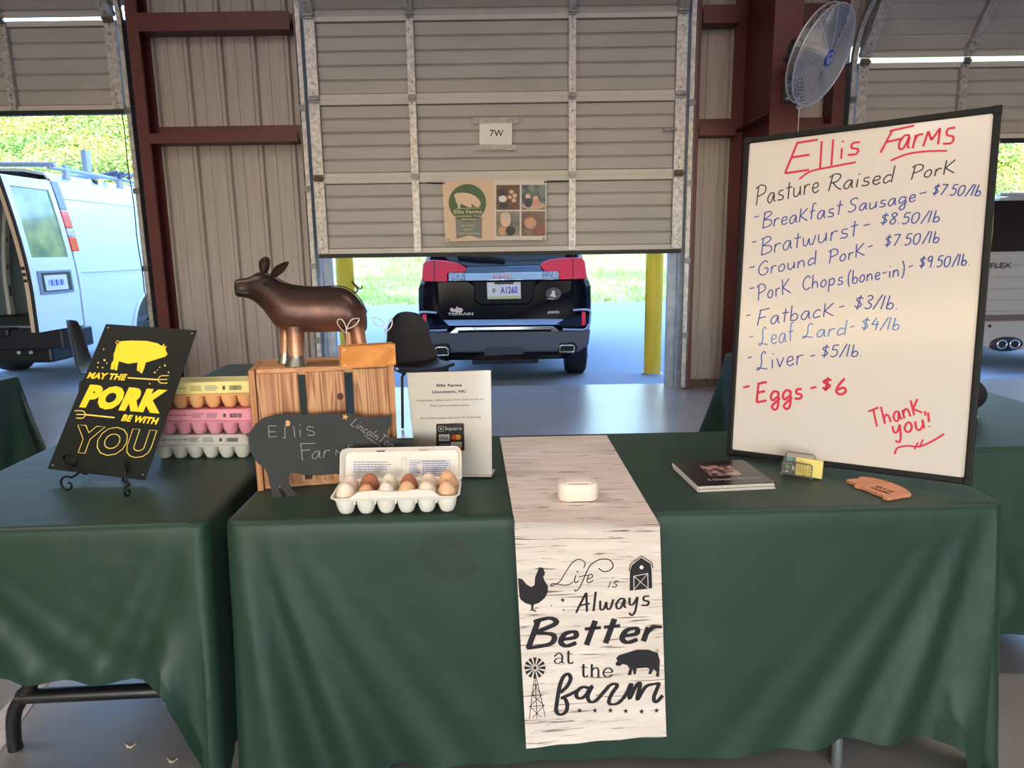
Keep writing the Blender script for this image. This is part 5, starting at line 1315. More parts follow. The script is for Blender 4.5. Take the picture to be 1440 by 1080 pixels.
photo([(703, 412), (942, 410), (942, 660), (704, 662)], M('photo_slate', (88, 86, 92), .5, col2=(140, 132, 112), scale=10), [(800, 500, 52, 72, c_('skin', (206, 150, 134))), (798, 455, 50, 32, c_('hair', (196, 180, 170))), (768, 612, 42, 44, c_('tan', (196, 144, 104))), (850, 610, 50, 48, c_('dark', (34, 30, 34)))], 'p')
photo([(960, 410), (1200, 410), (1200, 660), (960, 662)], M('photo_earth', (92, 62, 60), .5, col2=(130, 100, 90), scale=10), [(1050, 530, 60, 58, c_('pigpink', (190, 140, 124))), (1150, 600, 55, 50, c_('rust', (136, 76, 66))), (1050, 520, 34, 30, c_('tan', (196, 144, 104)))], 'p')
for x, y in ((175, 128), (1195, 115), (218, 697), (1185, 685)):
    B().cyl(N.img(x, y, .0), N.img(x, y, .006), .010, .010, 12).build('grommet', mGalvD, bn)
B().tube([N.img(175, 128, .006), N.img(95, 128, .012), N.img(5, 122, .01)], .006, 6).build('hanging_cord', mBlackS, bn)
B().tube([N.img(1195, 115, .006), N.img(1280, 112, .012), N.img(1440, 108, .01)], .005, 6).build('hanging_cord', mBlackS, bn)
Q7 = Pl((0, 6.765, 1.5), (1, 0, 0), (0, 0, 1)).crop(660, 150, 15.43)
sg = thing('stall_sign', 'white paper sign reading 7W taped to the middle door', 'sign', tuple(Q7.img(570, 825)))
b = B(); face_slab(b, Q7, [(218, 355), (928, 352), (925, 828), (220, 822)], 0, .002); b.build('paper', mPaper, sg)
b = B(); text(b, Q7, '7W', (445, 645), (742, 645), 150, .002, .012); b.build('lettering', mTxt, sg)
mTape = M('silver_tape', (124, 120, 122), .4, .3, col2=(150, 146, 148), scale=30)
b = B(); face_slab(b, Q7, [(75, 235), (1080, 232), (1078, 352), (80, 365)], .0025, .002); b.build('tape_strip', mTape, sg)
b = B(); face_slab(b, Q7, [(105, 835), (1020, 828), (1015, 945), (108, 935)], .0025, .002); b.build('tape_strip', mTape, sg)
# latch on the door
lk = ony(944, 182, 6.74); b = B(); b.box(lk, (.10, .02, .02)); b.box(lk+Vector((-.055, 0, 0)), (.022, .03, .035)); tag(b.build('door_latch', mGalvD), 'small slide latch at the right edge of the middle door', 'latch')
# ================================================================== FAN
fc = ony(1155, 78, 5.35); tocam = (CAM-fc).normalized(); ir = RT; idn = -UP
maj = (ony(1185, 5, 5.35)-ony(1140, 150, 5.35)); 
fn = (tocam*.60+(ir*.955+idn*.28)*.80).normalized()
ft = thing('wall_fan', 'large round wall fan with chrome cage mounted on the red column', 'fan', tuple(fc))
FR = .338
fx_ = fn.cross(Vector((0, 0, 1))).normalized(); fy_ = fn.cross(fx_).normalized()
def fp(r_, a, k): return fc+fx_*(r_*cos(a))+fy_*(r_*sin(a))+fn*k
mChr = M('chrome_wire', (190, 194, 204), .35, .5); mBlue = M('blue_badge', (24, 50, 150), .4)
b = B()
for k, r_ in ((.02, FR), (-.035, FR*.99)): b.tube([fp(r_, 2*pi*i/48, k) for i in range(48)], .006, 6, True)
b.build('cage_rim', mChr, ft, smooth=60)
def dome(r_): return .02+.045*(1-(r_/FR)**2)
b = B()
for i in range(25):
    r_ = .06+(FR-.06)*i/25; b.tube([fp(r_, 2*pi*j/40, dome(r_)) for j in range(40)], .0021, 4, True)
for j in range(10):
    a = 2*pi*j/10; b.tube([fp(r_, a, dome(r_)-.004) for r_ in (.06, .15, .25, .34, FR)], .003, 4)
b.build('front_grille', mChr, ft)
b = B()
for i in range(10):
    r_ = .1+(FR-.1)*i/10; b.tube([fp(r_, 2*pi*j/40, -.035-.06*(1-(r_/FR)**2)) for j in range(40)], .0016, 4, True)
for j in range(24):
    a = 2*pi*j/24; b.tube([fp(r_, a, -.035-.06*(1-(r_/FR)**2)) for r_ in (.08, .25, FR)], .0016, 4)
b.build('rear_grille', mChr, ft)
b = B(); b.cyl(fp(0, 0, .055), fp(0, 0, .072), .06, .05, 24); b.build('badge', mBlue, ft, smooth=40)
fpl = Pl(fp(0, 0, .1025), -fx_, (0, 0, 1)); b = B(); q = [fp(.034, 2*pi*j/20, .0726) for j in range(21)]; ribbon(b, q, .006, fn); q = [fp(.017, 2*pi*j/14, .0726) for j in range(10)]; ribbon(b, q, .006, fn); b.build('badge_print', M('badge_white', (200, 206, 220), .5), ft)
mBl = M('fan_blade', (120, 122, 126), .35, .8)
for j in range(3):
    a0 = 2*pi*j/3+.5; v = []
    for i in range(6):
        r_ = .05+.27*i/5; w_ = .10+.22*sin(pi*min(1, (i+.6)/6)); v += [fp(r_, a0-w_*1.4, .010), fp(r_, a0, -.010), fp(r_, a0+w_*1.4, -.030)]
    b = B(); b.add(v, [(i*3+c, i*3+c+1, i*3+c+4, i*3+c+3) for i in range(5) for c in range(2)]); b.build('blade', mBl, ft, smooth=60, solid=.003)
B().cyl(fp(0, 0, -.02), fp(0, 0, -.24), .075, .06, 20).build('motor_housing', M('motor_black', (34, 34, 36), .4), ft, smooth=40)
hub = fp(0, 0, -.20); wall_pt = Vector((2.23, 5.862, hub.z-.02))
B().tube([hub, Vector((hub.x, 5.70, hub.z-.02)), wall_pt], .022, 10).build('mount_arm', M('motor_black', (34, 34, 36), .4), ft, smooth=40)
pz = ony(1112, 130, 5.86).z; mPlt = M('dark_plate', (44, 50, 50), .45)
B().bb((2.14, 5.842, pz-.075), (2.30, 5.868, pz+.075)).build('mount_plate', mPlt, ft, bevel=.004)
B().tube([Vector((2.24, 5.85, pz)), Vector((2.24, 5.74, pz+.05)), hub], .016, 8).build('lower_brace', mPlt, ft)
b = B()
for dx, dz in ((-.05, -.05), (.04, -.05), (-.05, .05), (.02, -.062)): b.cyl((2.22+dx, 5.842, pz+dz), (2.22+dx, 5.832, pz+dz), .010)
b.build('mount_bolts', M('pale_metal', (180, 180, 176), .4), ft)
cb_ = ony(1124, 150, 5.5); B().tube([cb_+Vector((0, 0, .12)), cb_, cb_+Vector((.002, 0, -.3))], .0025, 6).build('pull_chain', mChr, ft)
B().tube([cb_+Vector((.018*cos(a), 0, .0+.018*sin(a))) for a in [2*pi*k/12 for k in range(12)]], .004, 6, True).build('chain_ring', mChr, ft)
# ================================================================== BOLLARDS
mBol = M('bollard_yellow', (255, 206, 44), .5, col2=(255, 216, 70), scale=6)
def bollard(label, x, y, top):
    t = thing('bollard', label, 'bollard', (x, y, -.1), 'yellow bollards outside the middle door')
    b = B(); b.cyl((x, y, -.1), (x, y, top-.03), .098, .098, 28); b.cyl((x, y, top-.03), (x, y, top), .098, .07, 28); b.build('sleeve', mBol, t, smooth=40)
    b = B(); b.cyl((x, y, -.1), (x, y, -.08), .13, .115, 20); b.build('footing', mConc, t)
bo1 = onz(917, 526, -.1); bollard('yellow bollard right of the black car', bo1.x, bo1.y, 1.36)
bo2 = ony(483.5, 358, 8.1); bollard('yellow bollard left of the black car, seen over the metal pig', bo2.x, 8.1, 1.315)
# ================================================================== VEHICLES
mCarK = M('black_car_paint', (8, 12, 26), .16, spec=.08, coat=.0); mCarG = M('grey_cladding', (84, 92, 112), .55); mGlassD = M('dark_car_glass', (26, 34, 52), .06, spec=.8, coat=.5)
mLampR = M('red_lens', (226, 26, 56), .15, spec=.6, coat=.5); mLampC = M('clear_lens', (190, 202, 216), .12, .3, coat=.4, col2=(120, 130, 150), scale=60, contrast=.1); mChrm = M('chrome', (206, 210, 216), .10, 1.0)
mTire = M('tyre_rubber', (28, 30, 34), .75, bump=.3, bscale=90); mRim = M('alloy_rim', (150, 154, 160), .3, .8); mPlate = M('plate_white', (206, 212, 236), .4); mSil = M('silver_letter', (200, 206, 214), .4)
def wheel(t, c, r_, wd, side):
    c = Vector(c); b = B(); N = 32
    secs = [[c+Vector((k, rr_*cos(2*pi*i/N), rr_*sin(2*pi*i/N))) for i in range(N)] for k, rr_ in ((-wd/2, r_*.66), (-wd/2, r_*.93), (-wd/2+.02, r_), (wd/2-.02, r_), (wd/2, r_*.93), (wd/2, r_*.66))]
    b.loft(secs); b.build('tyre', mTire, t, smooth=40)
    b = B(); s_ = side*wd/2
    b.cyl(c+Vector((s_*.9, 0, 0)), c+Vector((s_*1.02, 0, 0)), r_*.62, r_*.60, 24); b.build('wheel_disc', mTire, t, smooth=40)
    b = B()
    for k in range(5):
        a = 2*pi*k/5; b.box(c+Vector((s_*1.04, r_*.32*cos(a), r_*.32*sin(a))), (.03, .07, r_*.58), Matrix.Rotation(a-pi/2, 3, 'X') @ Matrix.Identity(3))
    b.cyl(c+Vector((s_, 0, 0)), c+Vector((s_*1.1, 0, 0)), .06, .05, 12); b.build('wheel_spokes', mRim, t)
def body_loft(b, X0, prof, Ys, lean):
    """prof: half-width/height pairs bottom to top; Ys: (y, width scale, height drop)"""
    secs = []
    for y, sw, dz in Ys:
        q = [(hw*sw, z-dz*max(0, (z-1.0)/.7)) for hw, z in prof]
        full = [(-a, z) for a, z in q]+[(a, z) for a, z in q[::-1]]
        secs.append([Vector((X0+a, y+(lean(z) if y < Ys[3][0]+1e-6 else 0), z)) for a, z in full])
    b.loft(secs); return b
SXc = -.065; SY = 7.50
prof = [(.70, .20), (.84, .28), (.90, .40), (.935, .58), (.945, .78), (.94, .95), (.91, 1.03), (.885, 1.10), (.865, 1.24), (.80, 1.42), (.72, 1.56), (.60, 1.63), (.30, 1.655), (.0001, 1.66)]
def slean(z): return 0 if z < .595 else (.075 if z < 1.0 else .075+(z-1.0)*.42)
su = thing('black_suv', 'black sport utility car parked with its tail towards the middle doorway', 'car', (SXc, SY, -.1))
Ys = [(SY, .80, 0), (SY+.02, .92, 0), (SY+.08, .975, 0), (SY+.22, 1.0, 0), (SY+1.2, 1.0, 0), (SY+2.6, 1.0, 0.0), (SY+3.4, .98, .35), (SY+4.4, .94, .62), (SY+4.62, .84, .66)]
body_loft(B(), SXc, prof, Ys, slean).build('body', mCarK, su, smooth=28)
mw = .12
for sx in (-1, 1):
    for y in (SY+.88, SY+3.6): wheel(su, (SXc+sx*(.935-.12), y, -.1+.345), .345, .235, sx)
def SP_(x, y, off=0, crop=(560, 340, 4.8)):
    X = crop[0]+x/crop[2]; Y_ = crop[1]+y/crop[2]; d = ray(X, Y_); z = .9
    for _ in range(6):
        yy = SY+slean(z)-off
        p = CAM+d*(yy/d.y); z = p.z
    return p
class SV:   # the car's tail as a drawing surface
    c = (560, 340, 4.8); n = Vector((0, -1, 0))
    @staticmethod
    def img(x, y, off=0): return SP_(x, y, off)
def sslab(nm, pts, off, th, mat, bevel=.006, sm=False, smooth=30):
    P0 = [SP_(x, y, off) for x, y in pts]
    if sm: P0 = smoothline(P0, 3, True)
    b = B(); b.prism(P0, (0, th, 0)); return b.build(nm, mat, su, bevel=bevel, smooth=smooth)
# rear window and tailgate panels
sslab('rear_window', [(262, 30), (1160, 22), (1120, 110), (955, 158), (465, 165), (330, 120)], .012, .02, mGlassD, .004)
sslab('tailgate_panel', [(262, 272), (330, 268), (470, 266), (520, 300), (515, 395), (560, 425), (870, 420), (905, 385), (915, 300), (960, 262), (1170, 258), (1165, 420), (1130, 490), (1060, 518), (330, 524), (275, 470)], .014, .03, mCarK, .008)
sslab('plate_recess', [(500, 268), (930, 264), (905, 385), (870, 418), (560, 422), (515, 392)], .004, .01, M('recess_paint', (16, 20, 34), .4, spec=.08), .004)
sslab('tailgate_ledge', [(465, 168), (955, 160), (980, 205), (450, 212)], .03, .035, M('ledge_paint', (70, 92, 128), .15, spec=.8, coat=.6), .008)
for nm, pts in (('left', [(165, 150), (185, 128), (240, 122), (330, 128), (400, 142), (445, 165), (465, 180), (452, 206), (340, 208), (330, 222), (332, 270), (158, 268)]), ('right', [(955, 158), (985, 135), (1030, 118), (1110, 108), (1240, 105), (1262, 135), (1276, 250), (1088, 256), (1085, 205), (1070, 198), (985, 198)])):
    sslab('tail_lamp', pts, .034, .08, mLampR, .010)
sslab('reverse_lamp', [(340, 210), (450, 208), (450, 262), (338, 266)], .036, .03, mLampC, .004); sslab('reverse_lamp', [(972, 200), (1070, 198), (1084, 205), (1086, 254), (972, 258)], .036, .03, mLampC, .004)
for a, c in (((242, 124), (242, 270)), ((1180, 106), (1181, 256))):
    q = [SP_(a[0], a[1]-20, .044), SP_(c[0], c[1], .044)]; B().tube(q, .004, 6).build('panel_gap', mBlackS, su)
sslab('chrome_bar', [(450, 212), (972, 204), (972, 256), (452, 264)], .036, .03, mChrm, .005)
b = B(); text(b, SV, 'GMC', (640, 246), (768, 243), 27, .050, 0); b.build('lettering', mLampR, su)
sslab('plate_frame', [(598, 274), (826, 271), (829, 384), (602, 388)], .024, .012, mSil, .003); sslab('license_plate', [(609, 286), (818, 283), (820, 368), (612, 371)], .028, .004, mPlate, .001)
b = B(); text(b, SV, 'A1260', (690, 348), (806, 345), 44, .030, .03); b.build('plate_lettering', M('plate_blue', (44, 70, 190), .5), su)
b = B(); shape(b, SV, [(634, 346), (655, 346), (648, 320), (640, 320)], .0295); disc(b, SV, 645, 325, 13, .0295, 12); b.build('plate_emblem', M('plate_green', (150, 180, 120), .5), su)
sslab('plate_frame_band', [(612, 370), (820, 366), (821, 380), (613, 384)], .030, .004, M('plate_band', (196, 204, 130), .5), .001); sslab('plate_frame_band', [(650, 272), (780, 270), (778, 286), (652, 288)], .030, .004, M('plate_dark_band', (60, 52, 44), .5), .001)
# bumper
mCarB = M('bumper_blue_black', (128, 156, 196), .25, spec=.7, coat=.5)  # sky reflected in the black paint, put into a light blue colour
sslab('bumper_shelf', [(140, 470), (265, 468), (300, 520), (335, 545), (1060, 536), (1120, 510), (1165, 455), (1290, 452), (1290, 580), (1110, 582), (1060, 565), (380, 572), (340, 590), (180, 590)], .05, .10, mCarK, .010)
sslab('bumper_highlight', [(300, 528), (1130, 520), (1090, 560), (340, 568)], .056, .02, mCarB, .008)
B().tube(smoothline([SP_(262, 480, .06), SP_(150, 478, .06), SP_(150, 540, .06), SP_(178, 594, .06), SP_(250, 600, .06), SP_(330, 596, .06)], 4), .013, 8).build('chrome_trim', mCarB, su, smooth=60)  # bumper corner outline: sky sheen on body paint, drawn as a pale tube
B().tube(smoothline([SP_(1180, 462, .06), SP_(1288, 462, .06), SP_(1290, 520, .06), SP_(1268, 588, .06), SP_(1190, 594, .06), SP_(1110, 592, .06)], 4), .013, 8).build('chrome_trim', mCarB, su, smooth=60)
sslab('reflector', [(162, 488), (190, 487), (192, 588), (176, 586), (166, 556)], .062, .02, mLampR, .004); sslab('reflector', [(1238, 472), (1264, 470), (1264, 560), (1240, 568)], .062, .02, mLampR, .004)
sslab('lower_bumper', [(160, 600), (340, 612), (1100, 604), (1300, 590), (1285, 700), (1215, 742), (200, 752), (190, 700)], .05, .14, mCarG, .02)
sslab('chrome_valance', [(345, 618), (390, 578), (1045, 570), (1092, 606), (1040, 612), (1030, 592), (410, 600), (398, 618)], .064, .03, mChrm, .004)
for pts in ([(205, 745), (245, 690), (340, 685), (360, 730), (340, 770), (240, 775)], [(1075, 735), (1095, 685), (1190, 678), (1215, 715), (1190, 752), (1080, 760)]): sslab('exhaust_recess', pts, .056, .02, mBlackS, .004)
for pts in ([(248, 768), (250, 722), (262, 712), (322, 712), (336, 724), (338, 764)], [(1090, 742), (1092, 708), (1104, 699), (1178, 698), (1188, 710), (1184, 744)]):
    q = [SP_(x, y, .075) for x, y in pts]; b = B(); b.tube(q, .009, 8, True); o = b.build('exhaust_tip', mChrm, su, smooth=60)
sslab('tow_cover', [(600, 712), (850, 710), (845, 760), (580, 770), (585, 735)], .056, .01, M('cladding_dark', (66, 74, 92), .6), .004)
B().cyl(SP_(500, 795, -.1), SP_(945, 785, -.1), .055, .055, 16).build('muffler', M('muffler_steel', (70, 76, 86), .5, .3), su, smooth=40)
B().tube([SP_(400, 96, .06), SP_(520, 104, .07), SP_(640, 112, .06), SP_(718, 125, .05)], [.022, .026, .026, .022], 8).build('rear_wiper', mBlackS, su)
b = B(); text(b, SV, 'TERRAIN', (335, 496), (506, 494), 17, .030, .03); b.build('badge_lettering', mSil, su); b = B(); text(b, SV, 'AWD', (1006, 485), (1088, 482), 17, .050, .03); b.build('badge_lettering', mSil, su)
b = B(); shape(b, SV, [(350, 465), (352, 448), (368, 446), (378, 458), (390, 448), (396, 434), (404, 446), (425, 446), (438, 458), (430, 476), (400, 480), (380, 472), (362, 474)], .020); b.build('sticker', M('sticker_white', (220, 200, 206), .5), su)
b = B(); disc(b, SV, 1048, 350, 52, .018, 42); b.build('round_sticker', M('sticker_dark', (52, 64, 80), .5), su)
b = B(); shape(b, SV, [(1036, 332), (1058, 328), (1056, 348), (1064, 375), (1044, 372), (1020, 365), (1036, 350)], .021); shape(b, SV, [(1008, 382), (1050, 384), (1048, 388), (1008, 386)], .021); b.build('sticker_print', M('sticker_white', (220, 200, 206), .5), su)
for sx in (-1, 1):
    b = B(); b.box((SXc+sx*1.02, SY+2.75, .98), (.20, .12, .15)); b.build('door_mirror', mCarK, su, bevel=.03)
    b = B()
    for k in range(2):
        pts = [Vector((SXc+sx*(.872-.05*(z-1.05)/.4-.004), y_, z)) for y_, z in (((SY+.75, 1.10), (SY+1.55, 1.08), (SY+1.55, 1.42), (SY+.95, 1.42)) if k == 0 else ((SY+1.62, 1.08), (SY+2.7, 1.06), (SY+2.2, 1.42), (SY+1.62, 1.42)))]
        b.prism(pts, (sx*.012, 0, 0))
    b.build('side_windows', mGlassD, su)
    b = B(); b.tube([Vector((SXc+sx*.62, SY+.6+k*.5, 1.67)) for k in range(5)], .018, 8); b.build('roof_rail', mGalvD, su)
# ---------------------------------------------------------------- white van
VX = -4.60; VY = 7.70
va = thing('white_van', 'white cargo van with an open rear door outside the left doorway', 'van', (VX-1.0, VY, -.1))
mVan = M('white_van_paint', (206, 222, 240), .22, spec=.5, coat=.4); mVanI = M('van_inner_panel', (150, 166, 176), .5); mVanD = M('van_dark', (16, 18, 26), .45); mVanF = M('van_floor_mat', (78, 80, 76), .8)
def tum(z): return 0 if z < 1.0 else -.17*((z-1.0)/1.1)**1.6
zb, zt, Lv = .36, 2.14, 5.3
# right side skin with wheel arch
WYc, WR = VY+1.50, .55
b = B(); arc = [(WYc-WR*cos(a), .36+WR*1.0*sin(a)) for a in [pi*k/12 for k in range(13)]]
low = [(VY, zb)]+[(y, max(z, zb)) for y, z in arc if z >= zb-.02]+[(VY+Lv, zb), (VY+Lv, 1.0), (VY, 1.0)]
b.prism([Vector((VX, y, z)) for y, z in low], (-.03, 0, 0))
N = 8; zs = [1.0+(zt-1.0)*k/N for k in range(N+1)]
b.loft([[Vector((VX+tum(z), VY, z)), Vector((VX+tum(z), VY+Lv, z)), Vector((VX+tum(z)-.03, VY+Lv, z)), Vector((VX+tum(z)-.03, VY, z))] for z in zs])
b.build('side_panel', mVan, va, smooth=25)
b = B(); b.tube([Vector((VX+.012, WYc-(WR+.01)*cos(a), .36+(WR+.01)*sin(a))) for a in [pi*k/16 for k in range(17)]], .022, 8); b.build('wheel_arch_lip', mVan, va, smooth=60)
b = B(); b.prism([Vector((VX-.035, WYc-WR*1.02*cos(a), .34+WR*1.02*sin(a))) for a in [pi*k/16 for k in range(17)]], (-.02, 0, 0)); b.build('wheel_arch_liner', mVanD, va)
b = B(); b.tube([Vector((VX+.004, VY+.04, 1.18)), Vector((VX+.004, VY+Lv-.5, 1.18))], .007, 6); b.tube([Vector((VX+tum(1.95)+.003, VY+.04, 1.95)), Vector((VX+tum(1.95)+.003, VY+Lv-1, 1.95))], .008, 6); b.build('body_crease', mVan, va, smooth=60)
# left side, roof, floor
VW = 2.02
b = B(); b.loft([[Vector((VX-VW-tum(z), VY, z)), Vector((VX-VW-tum(z), VY+Lv, z)), Vector((VX-VW-tum(z)+.03, VY+Lv, z)), Vector((VX-VW-tum(z)+.03, VY, z))] for z in [zb]+zs]); b.build('side_panel', mVan, va, smooth=25)
rp = [(VX+tum(zt), zt), (VX+tum(zt)-.06, zt+.07), (VX-.45, zt+.11), (VX-VW/2, zt+.13), (VX-VW+.45, zt+.11), (VX-VW-tum(zt)+.06, zt+.07), (VX-VW-tum(zt), zt)]
b = B(); b.loft([[Vector((x, y, z)) for x, z in rp]+[Vector((x, y, z-.03)) for x, z in rp[::-1]] for y in (VY-.02, VY+Lv)]); b.build('roof', mVan, va, smooth=40)
b = B(); b.bb((VX-VW+.03, VY-.02, zb+.18), (VX-.03, VY+Lv-1.6, zb+.24)); b.build('cargo_floor', mVanF, va)
b = B(); b.bb((VX-VW+.02, VY-.04, zb+.16), (VX-.02, VY+.10, zb+.245)); b.build('door_sill', M('van_sill', (196, 190, 182), .5), va)
b = B(); b.bb((VX-VW+.03, VY+3.5, zb+.2), (VX-.03, VY+3.53, zt)); b.build('bulkhead', mVanI, va)
for sx, xx in ((1, VX-.045), (-1, VX-VW+.045)):
    b = B(); b.loft([[Vector((xx+sx*tum(z), VY+.1, z)), Vector((xx+sx*tum(z), VY+3.5, z)), Vector((xx+sx*(tum(z)-.01), VY+3.5, z)), Vector((xx+sx*(tum(z)-.01), VY+.1, z))] for z in [zb+.24]+zs]); b.build('inner_lining', mVanI, va, smooth=25)
    for k in range(5):
        y = VY+.35+k*.65; b = B(); b.loft([[Vector((xx+sx*(tum(z)-.0), y-.05, z)), Vector((xx+sx*(tum(z)-.0), y+.05, z)), Vector((xx+sx*(tum(z)-.05), y+.04, z)), Vector((xx+sx*(tum(z)-.05), y-.04, z))] for z in [zb+.24]+zs]); b.build('interior_rib', M('van_rib', (190, 194, 190), .5), va)
        b = B()
        for zz in (.85, 1.2, 1.55, 1.85): b.bb((xx-sx*.052+sx*tum(zz), y-.012, zz), (xx-sx*.056+sx*tum(zz), y+.012, zz+.14))
        b.build('rib_slot', mVanD, va)
b = B()
for k in range(6): b.bb((VX-VW+.2, VY+.3+k*.55, zt+.0), (VX-.2, VY+.36+k*.55, zt+.07))
b.build('roof_bow', mVanD, va)
b = B(); b.bb((VX-VW+.3, VY-.01, zt-.10), (VX-.32, VY+.06, zt+.03)); b.build('door_header', mVanD, va)
b = B(); b.ball((VX-.42, VY+1.9, .80), (.26, .30, .24), 16); b.build('covered_wheel_well', M('van_well', (170, 172, 168), .6), va, smooth=80)
b = B(); b.bb((VX-.75, VY+1.2, zb+.24), (VX-.12, VY+1.7, zb+.34)); b.build('cargo_board', M('reddish_board', (120, 74, 62), .7), va, bevel=.01)
# rear corner post, lamp
b = B(); b.loft([[Vector((VX+tum(z)+.002, VY-.02, z)), Vector((VX+tum(z)+.002, VY+.06, z)), Vector((VX+tum(z)-.09, VY+.06, z)), Vector((VX+tum(z)-.09, VY-.02, z))] for z in [zb]+zs]); b.build('corner_post', mVan, va, smooth=25)
def cornerpiece(z0, z1, nm, mat, k=.01):
    b = B(); zz = [z0+(z1-z0)*i/5 for i in range(6)]; b.loft([[Vector((VX+tum(z)+k, VY-.03-k, z)), Vector((VX+tum(z)+k, VY+.09, z)), Vector((VX+tum(z)-.06, VY+.09, z)), Vector((VX+tum(z)-.06, VY-.03-k, z))] for z in zz]); b.build(nm, mat, va, smooth=25, bevel=.008)
cornerpiece(1.83, 2.12, 'pillar_cap', M('van_cap_blue', (34, 62, 116), .25, coat=.3)); cornerpiece(1.64, 1.82, 'tail_lamp', mLampR, .012); cornerpiece(1.555, 1.635, 'reverse_lamp', mLampC, .012); cornerpiece(1.40, 1.55, 'tail_lamp', mLampR, .012)
# open right rear door, swung out towards the building
dl = .73; hg = Vector((VX, VY-.03, 0)); da = radians(-1); dd = Vector((sin(da), -cos(da), 0)); dn_ = Vector((dd.y*-1, dd.x, 0)); dn_ = Vector((1, 0, 0))
def DPt(u, z, k=0):
    return Vector((hg.x+tum(z)*.95+dd.x*u+k, hg.y+dd.y*u, z))
b = B(); zz = [.62, .8, 1.0, 1.2, 1.34]
b.loft([[DPt(.02, z, 0), DPt(dl, z, 0), DPt(dl, z, -.055), DPt(.02, z, -.055)] for z in zz])
z2 = [1.34, 1.5, 1.7, 1.9, 2.02]
for u0, u1 in ((.02, .09), (dl-.07, dl)): b.loft([[DPt(u0, z, 0), DPt(u1, z, 0), DPt(u1, z, -.055), DPt(u0, z, -.055)] for z in z2])
b.loft([[DPt(.02, z, 0), DPt(dl, z, 0), DPt(dl, z, -.055), DPt(.02, z, -.055)] for z in (2.02, 2.08, 2.12)])
b.build('rear_door', mVan, va, smooth=25)
b = B(); b.loft([[DPt(.09, z, -.012), DPt(dl-.07, z, -.012), DPt(dl-.07, z, -.02), DPt(.09, z, -.02)] for z in z2]); b.build('door_glass', M('van_window_glass', (84, 120, 110), .12, spec=.5, coat=.2, col2=(150, 170, 120), scale=5, contrast=.2), va, smooth=25)  # mottled greens in the pane stand in for reflected foliage
b = B(); b.loft([[DPt(dl, z, -.002), DPt(dl+.014, z, -.01), DPt(dl+.014, z, -.03), DPt(dl, z, -.03)] for z in zz+z2[1:]+[2.12]]); b.build('door_seal', mBlackS, va)
b = B(); b.loft([[DPt(dl-.002, z, -.035), DPt(dl+.006, z, -.035), DPt(dl+.006, z, -.075), DPt(dl-.002, z, -.075)] for z in zz+z2[1:]+[2.12]]); b.build('door_edge', M('van_door_edge', (200, 180, 164), .6), va)
for z in (1.12, 1.18, 1.24): B().box(DPt(dl+.008, z, -.055), (.03, .012, .03)).build('latch', mVanD, va)
def dq(nm, u0, u1, z0, z1, k0, k1, mat, bev=.003):
    b = B(); b.loft([[DPt(u0, z, k0), DPt(u1, z, k0), DPt(u1, z, k1), DPt(u0, z, k1)] for z in (z0, z1)]); return b.build(nm, mat, va, bevel=bev)
vp0 = ony(78, 375, VY-.6)
dq('plate_surround', .12, .64, .98, 1.21, .0, .014, M('van_trim_grey', (110, 130, 160), .5)); dq('plate_recess', .15, .60, 1.005, 1.19, .0145, .016, mVanD, 0); dq('license_plate', .22, .57, 1.015, 1.165, .0165, .019, mPlate, .001)
dpl = Pl(DPt(.57, 1.015, .0195), -dd, (0, 0, 1)); b = B()
for k in range(7): 
    u = .05+k*.037; b.face([dpl.uv(u+a, .045+c, .001) for a, c in ((0, 0), (.008+.012*(k % 2), 0), (.008+.012*(k % 2), .06), (0, .06))])
b.build('plate_print', M('plate_blue', (44, 70, 190), .5), va)
# left rear door swung open out of frame
b = B(); b.loft([[Vector((VX-VW-tum(z)*.95, VY-.03, z)), Vector((VX-VW-tum(z)*.95, VY-.76, z)), Vector((VX-VW-tum(z)*.95+.05, VY-.76, z)), Vector((VX-VW-tum(z)*.95+.05, VY-.03, z))] for z in zz+z2[1:]+[2.12]]); b.build('rear_door', mVan, va, smooth=25)
# bumper
b = B(); bp_ = [(VX+.03, VY+.05), (VX+.0, VY-.22), (VX-.10, VY-.30), (VX-VW+.10, VY-.30), (VX-VW, VY-.22), (VX-VW-.03, VY+.05)]
b.loft([[Vector((x, y, z)) for x, y in bp_] for z in (.40, .44, .585, .60)]); b.build('step_bumper', M('van_bumper_dark', (26, 30, 42), .35), va, bevel=.012)
b = B(); b.bb((VX-1.35, VY-.34, .535), (VX-.62, VY-.16, .62)); b.build('bumper_step', mVanD, va, bevel=.02)
b = B(); b.bb((VX-1.5, VY-.1, .22), (VX-.35, VY+.35, .40)); b.build('tow_beam', mVanD, va, bevel=.03)
for k in (-.55, -.68): B().cyl((VX+k, VY-.12, .34), (VX+k, VY-.14, .34), .018).build('tow_bolt', mSil, va)
for y in (WYc, VY+4.6):
    wheel(va, (VX-.15, y, .26), .36, .24, 1); wheel(va, (VX-VW+.15, y, .26), .36, .24, -1)
B().cyl((VX-.02, WYc, .26), (VX+.0, WYc, .26), .22, .20, 24).build('wheel_cover', M('wheel_white', (196, 210, 236), .4), va, smooth=40)
b = B(); b.loft([[Vector((VX-.06, VY+Lv, z)), Vector((VX-VW+.06, VY+Lv, z)), Vector((VX-VW+.12, VY+Lv+(.9 if z < 1.15 else .1), z)), Vector((VX-.12, VY+Lv+(.9 if z < 1.15 else .1), z))] for z in (.36, 1.1, 1.2, 2.1)]); b.build('cab_front', mVan, va, bevel=.04)
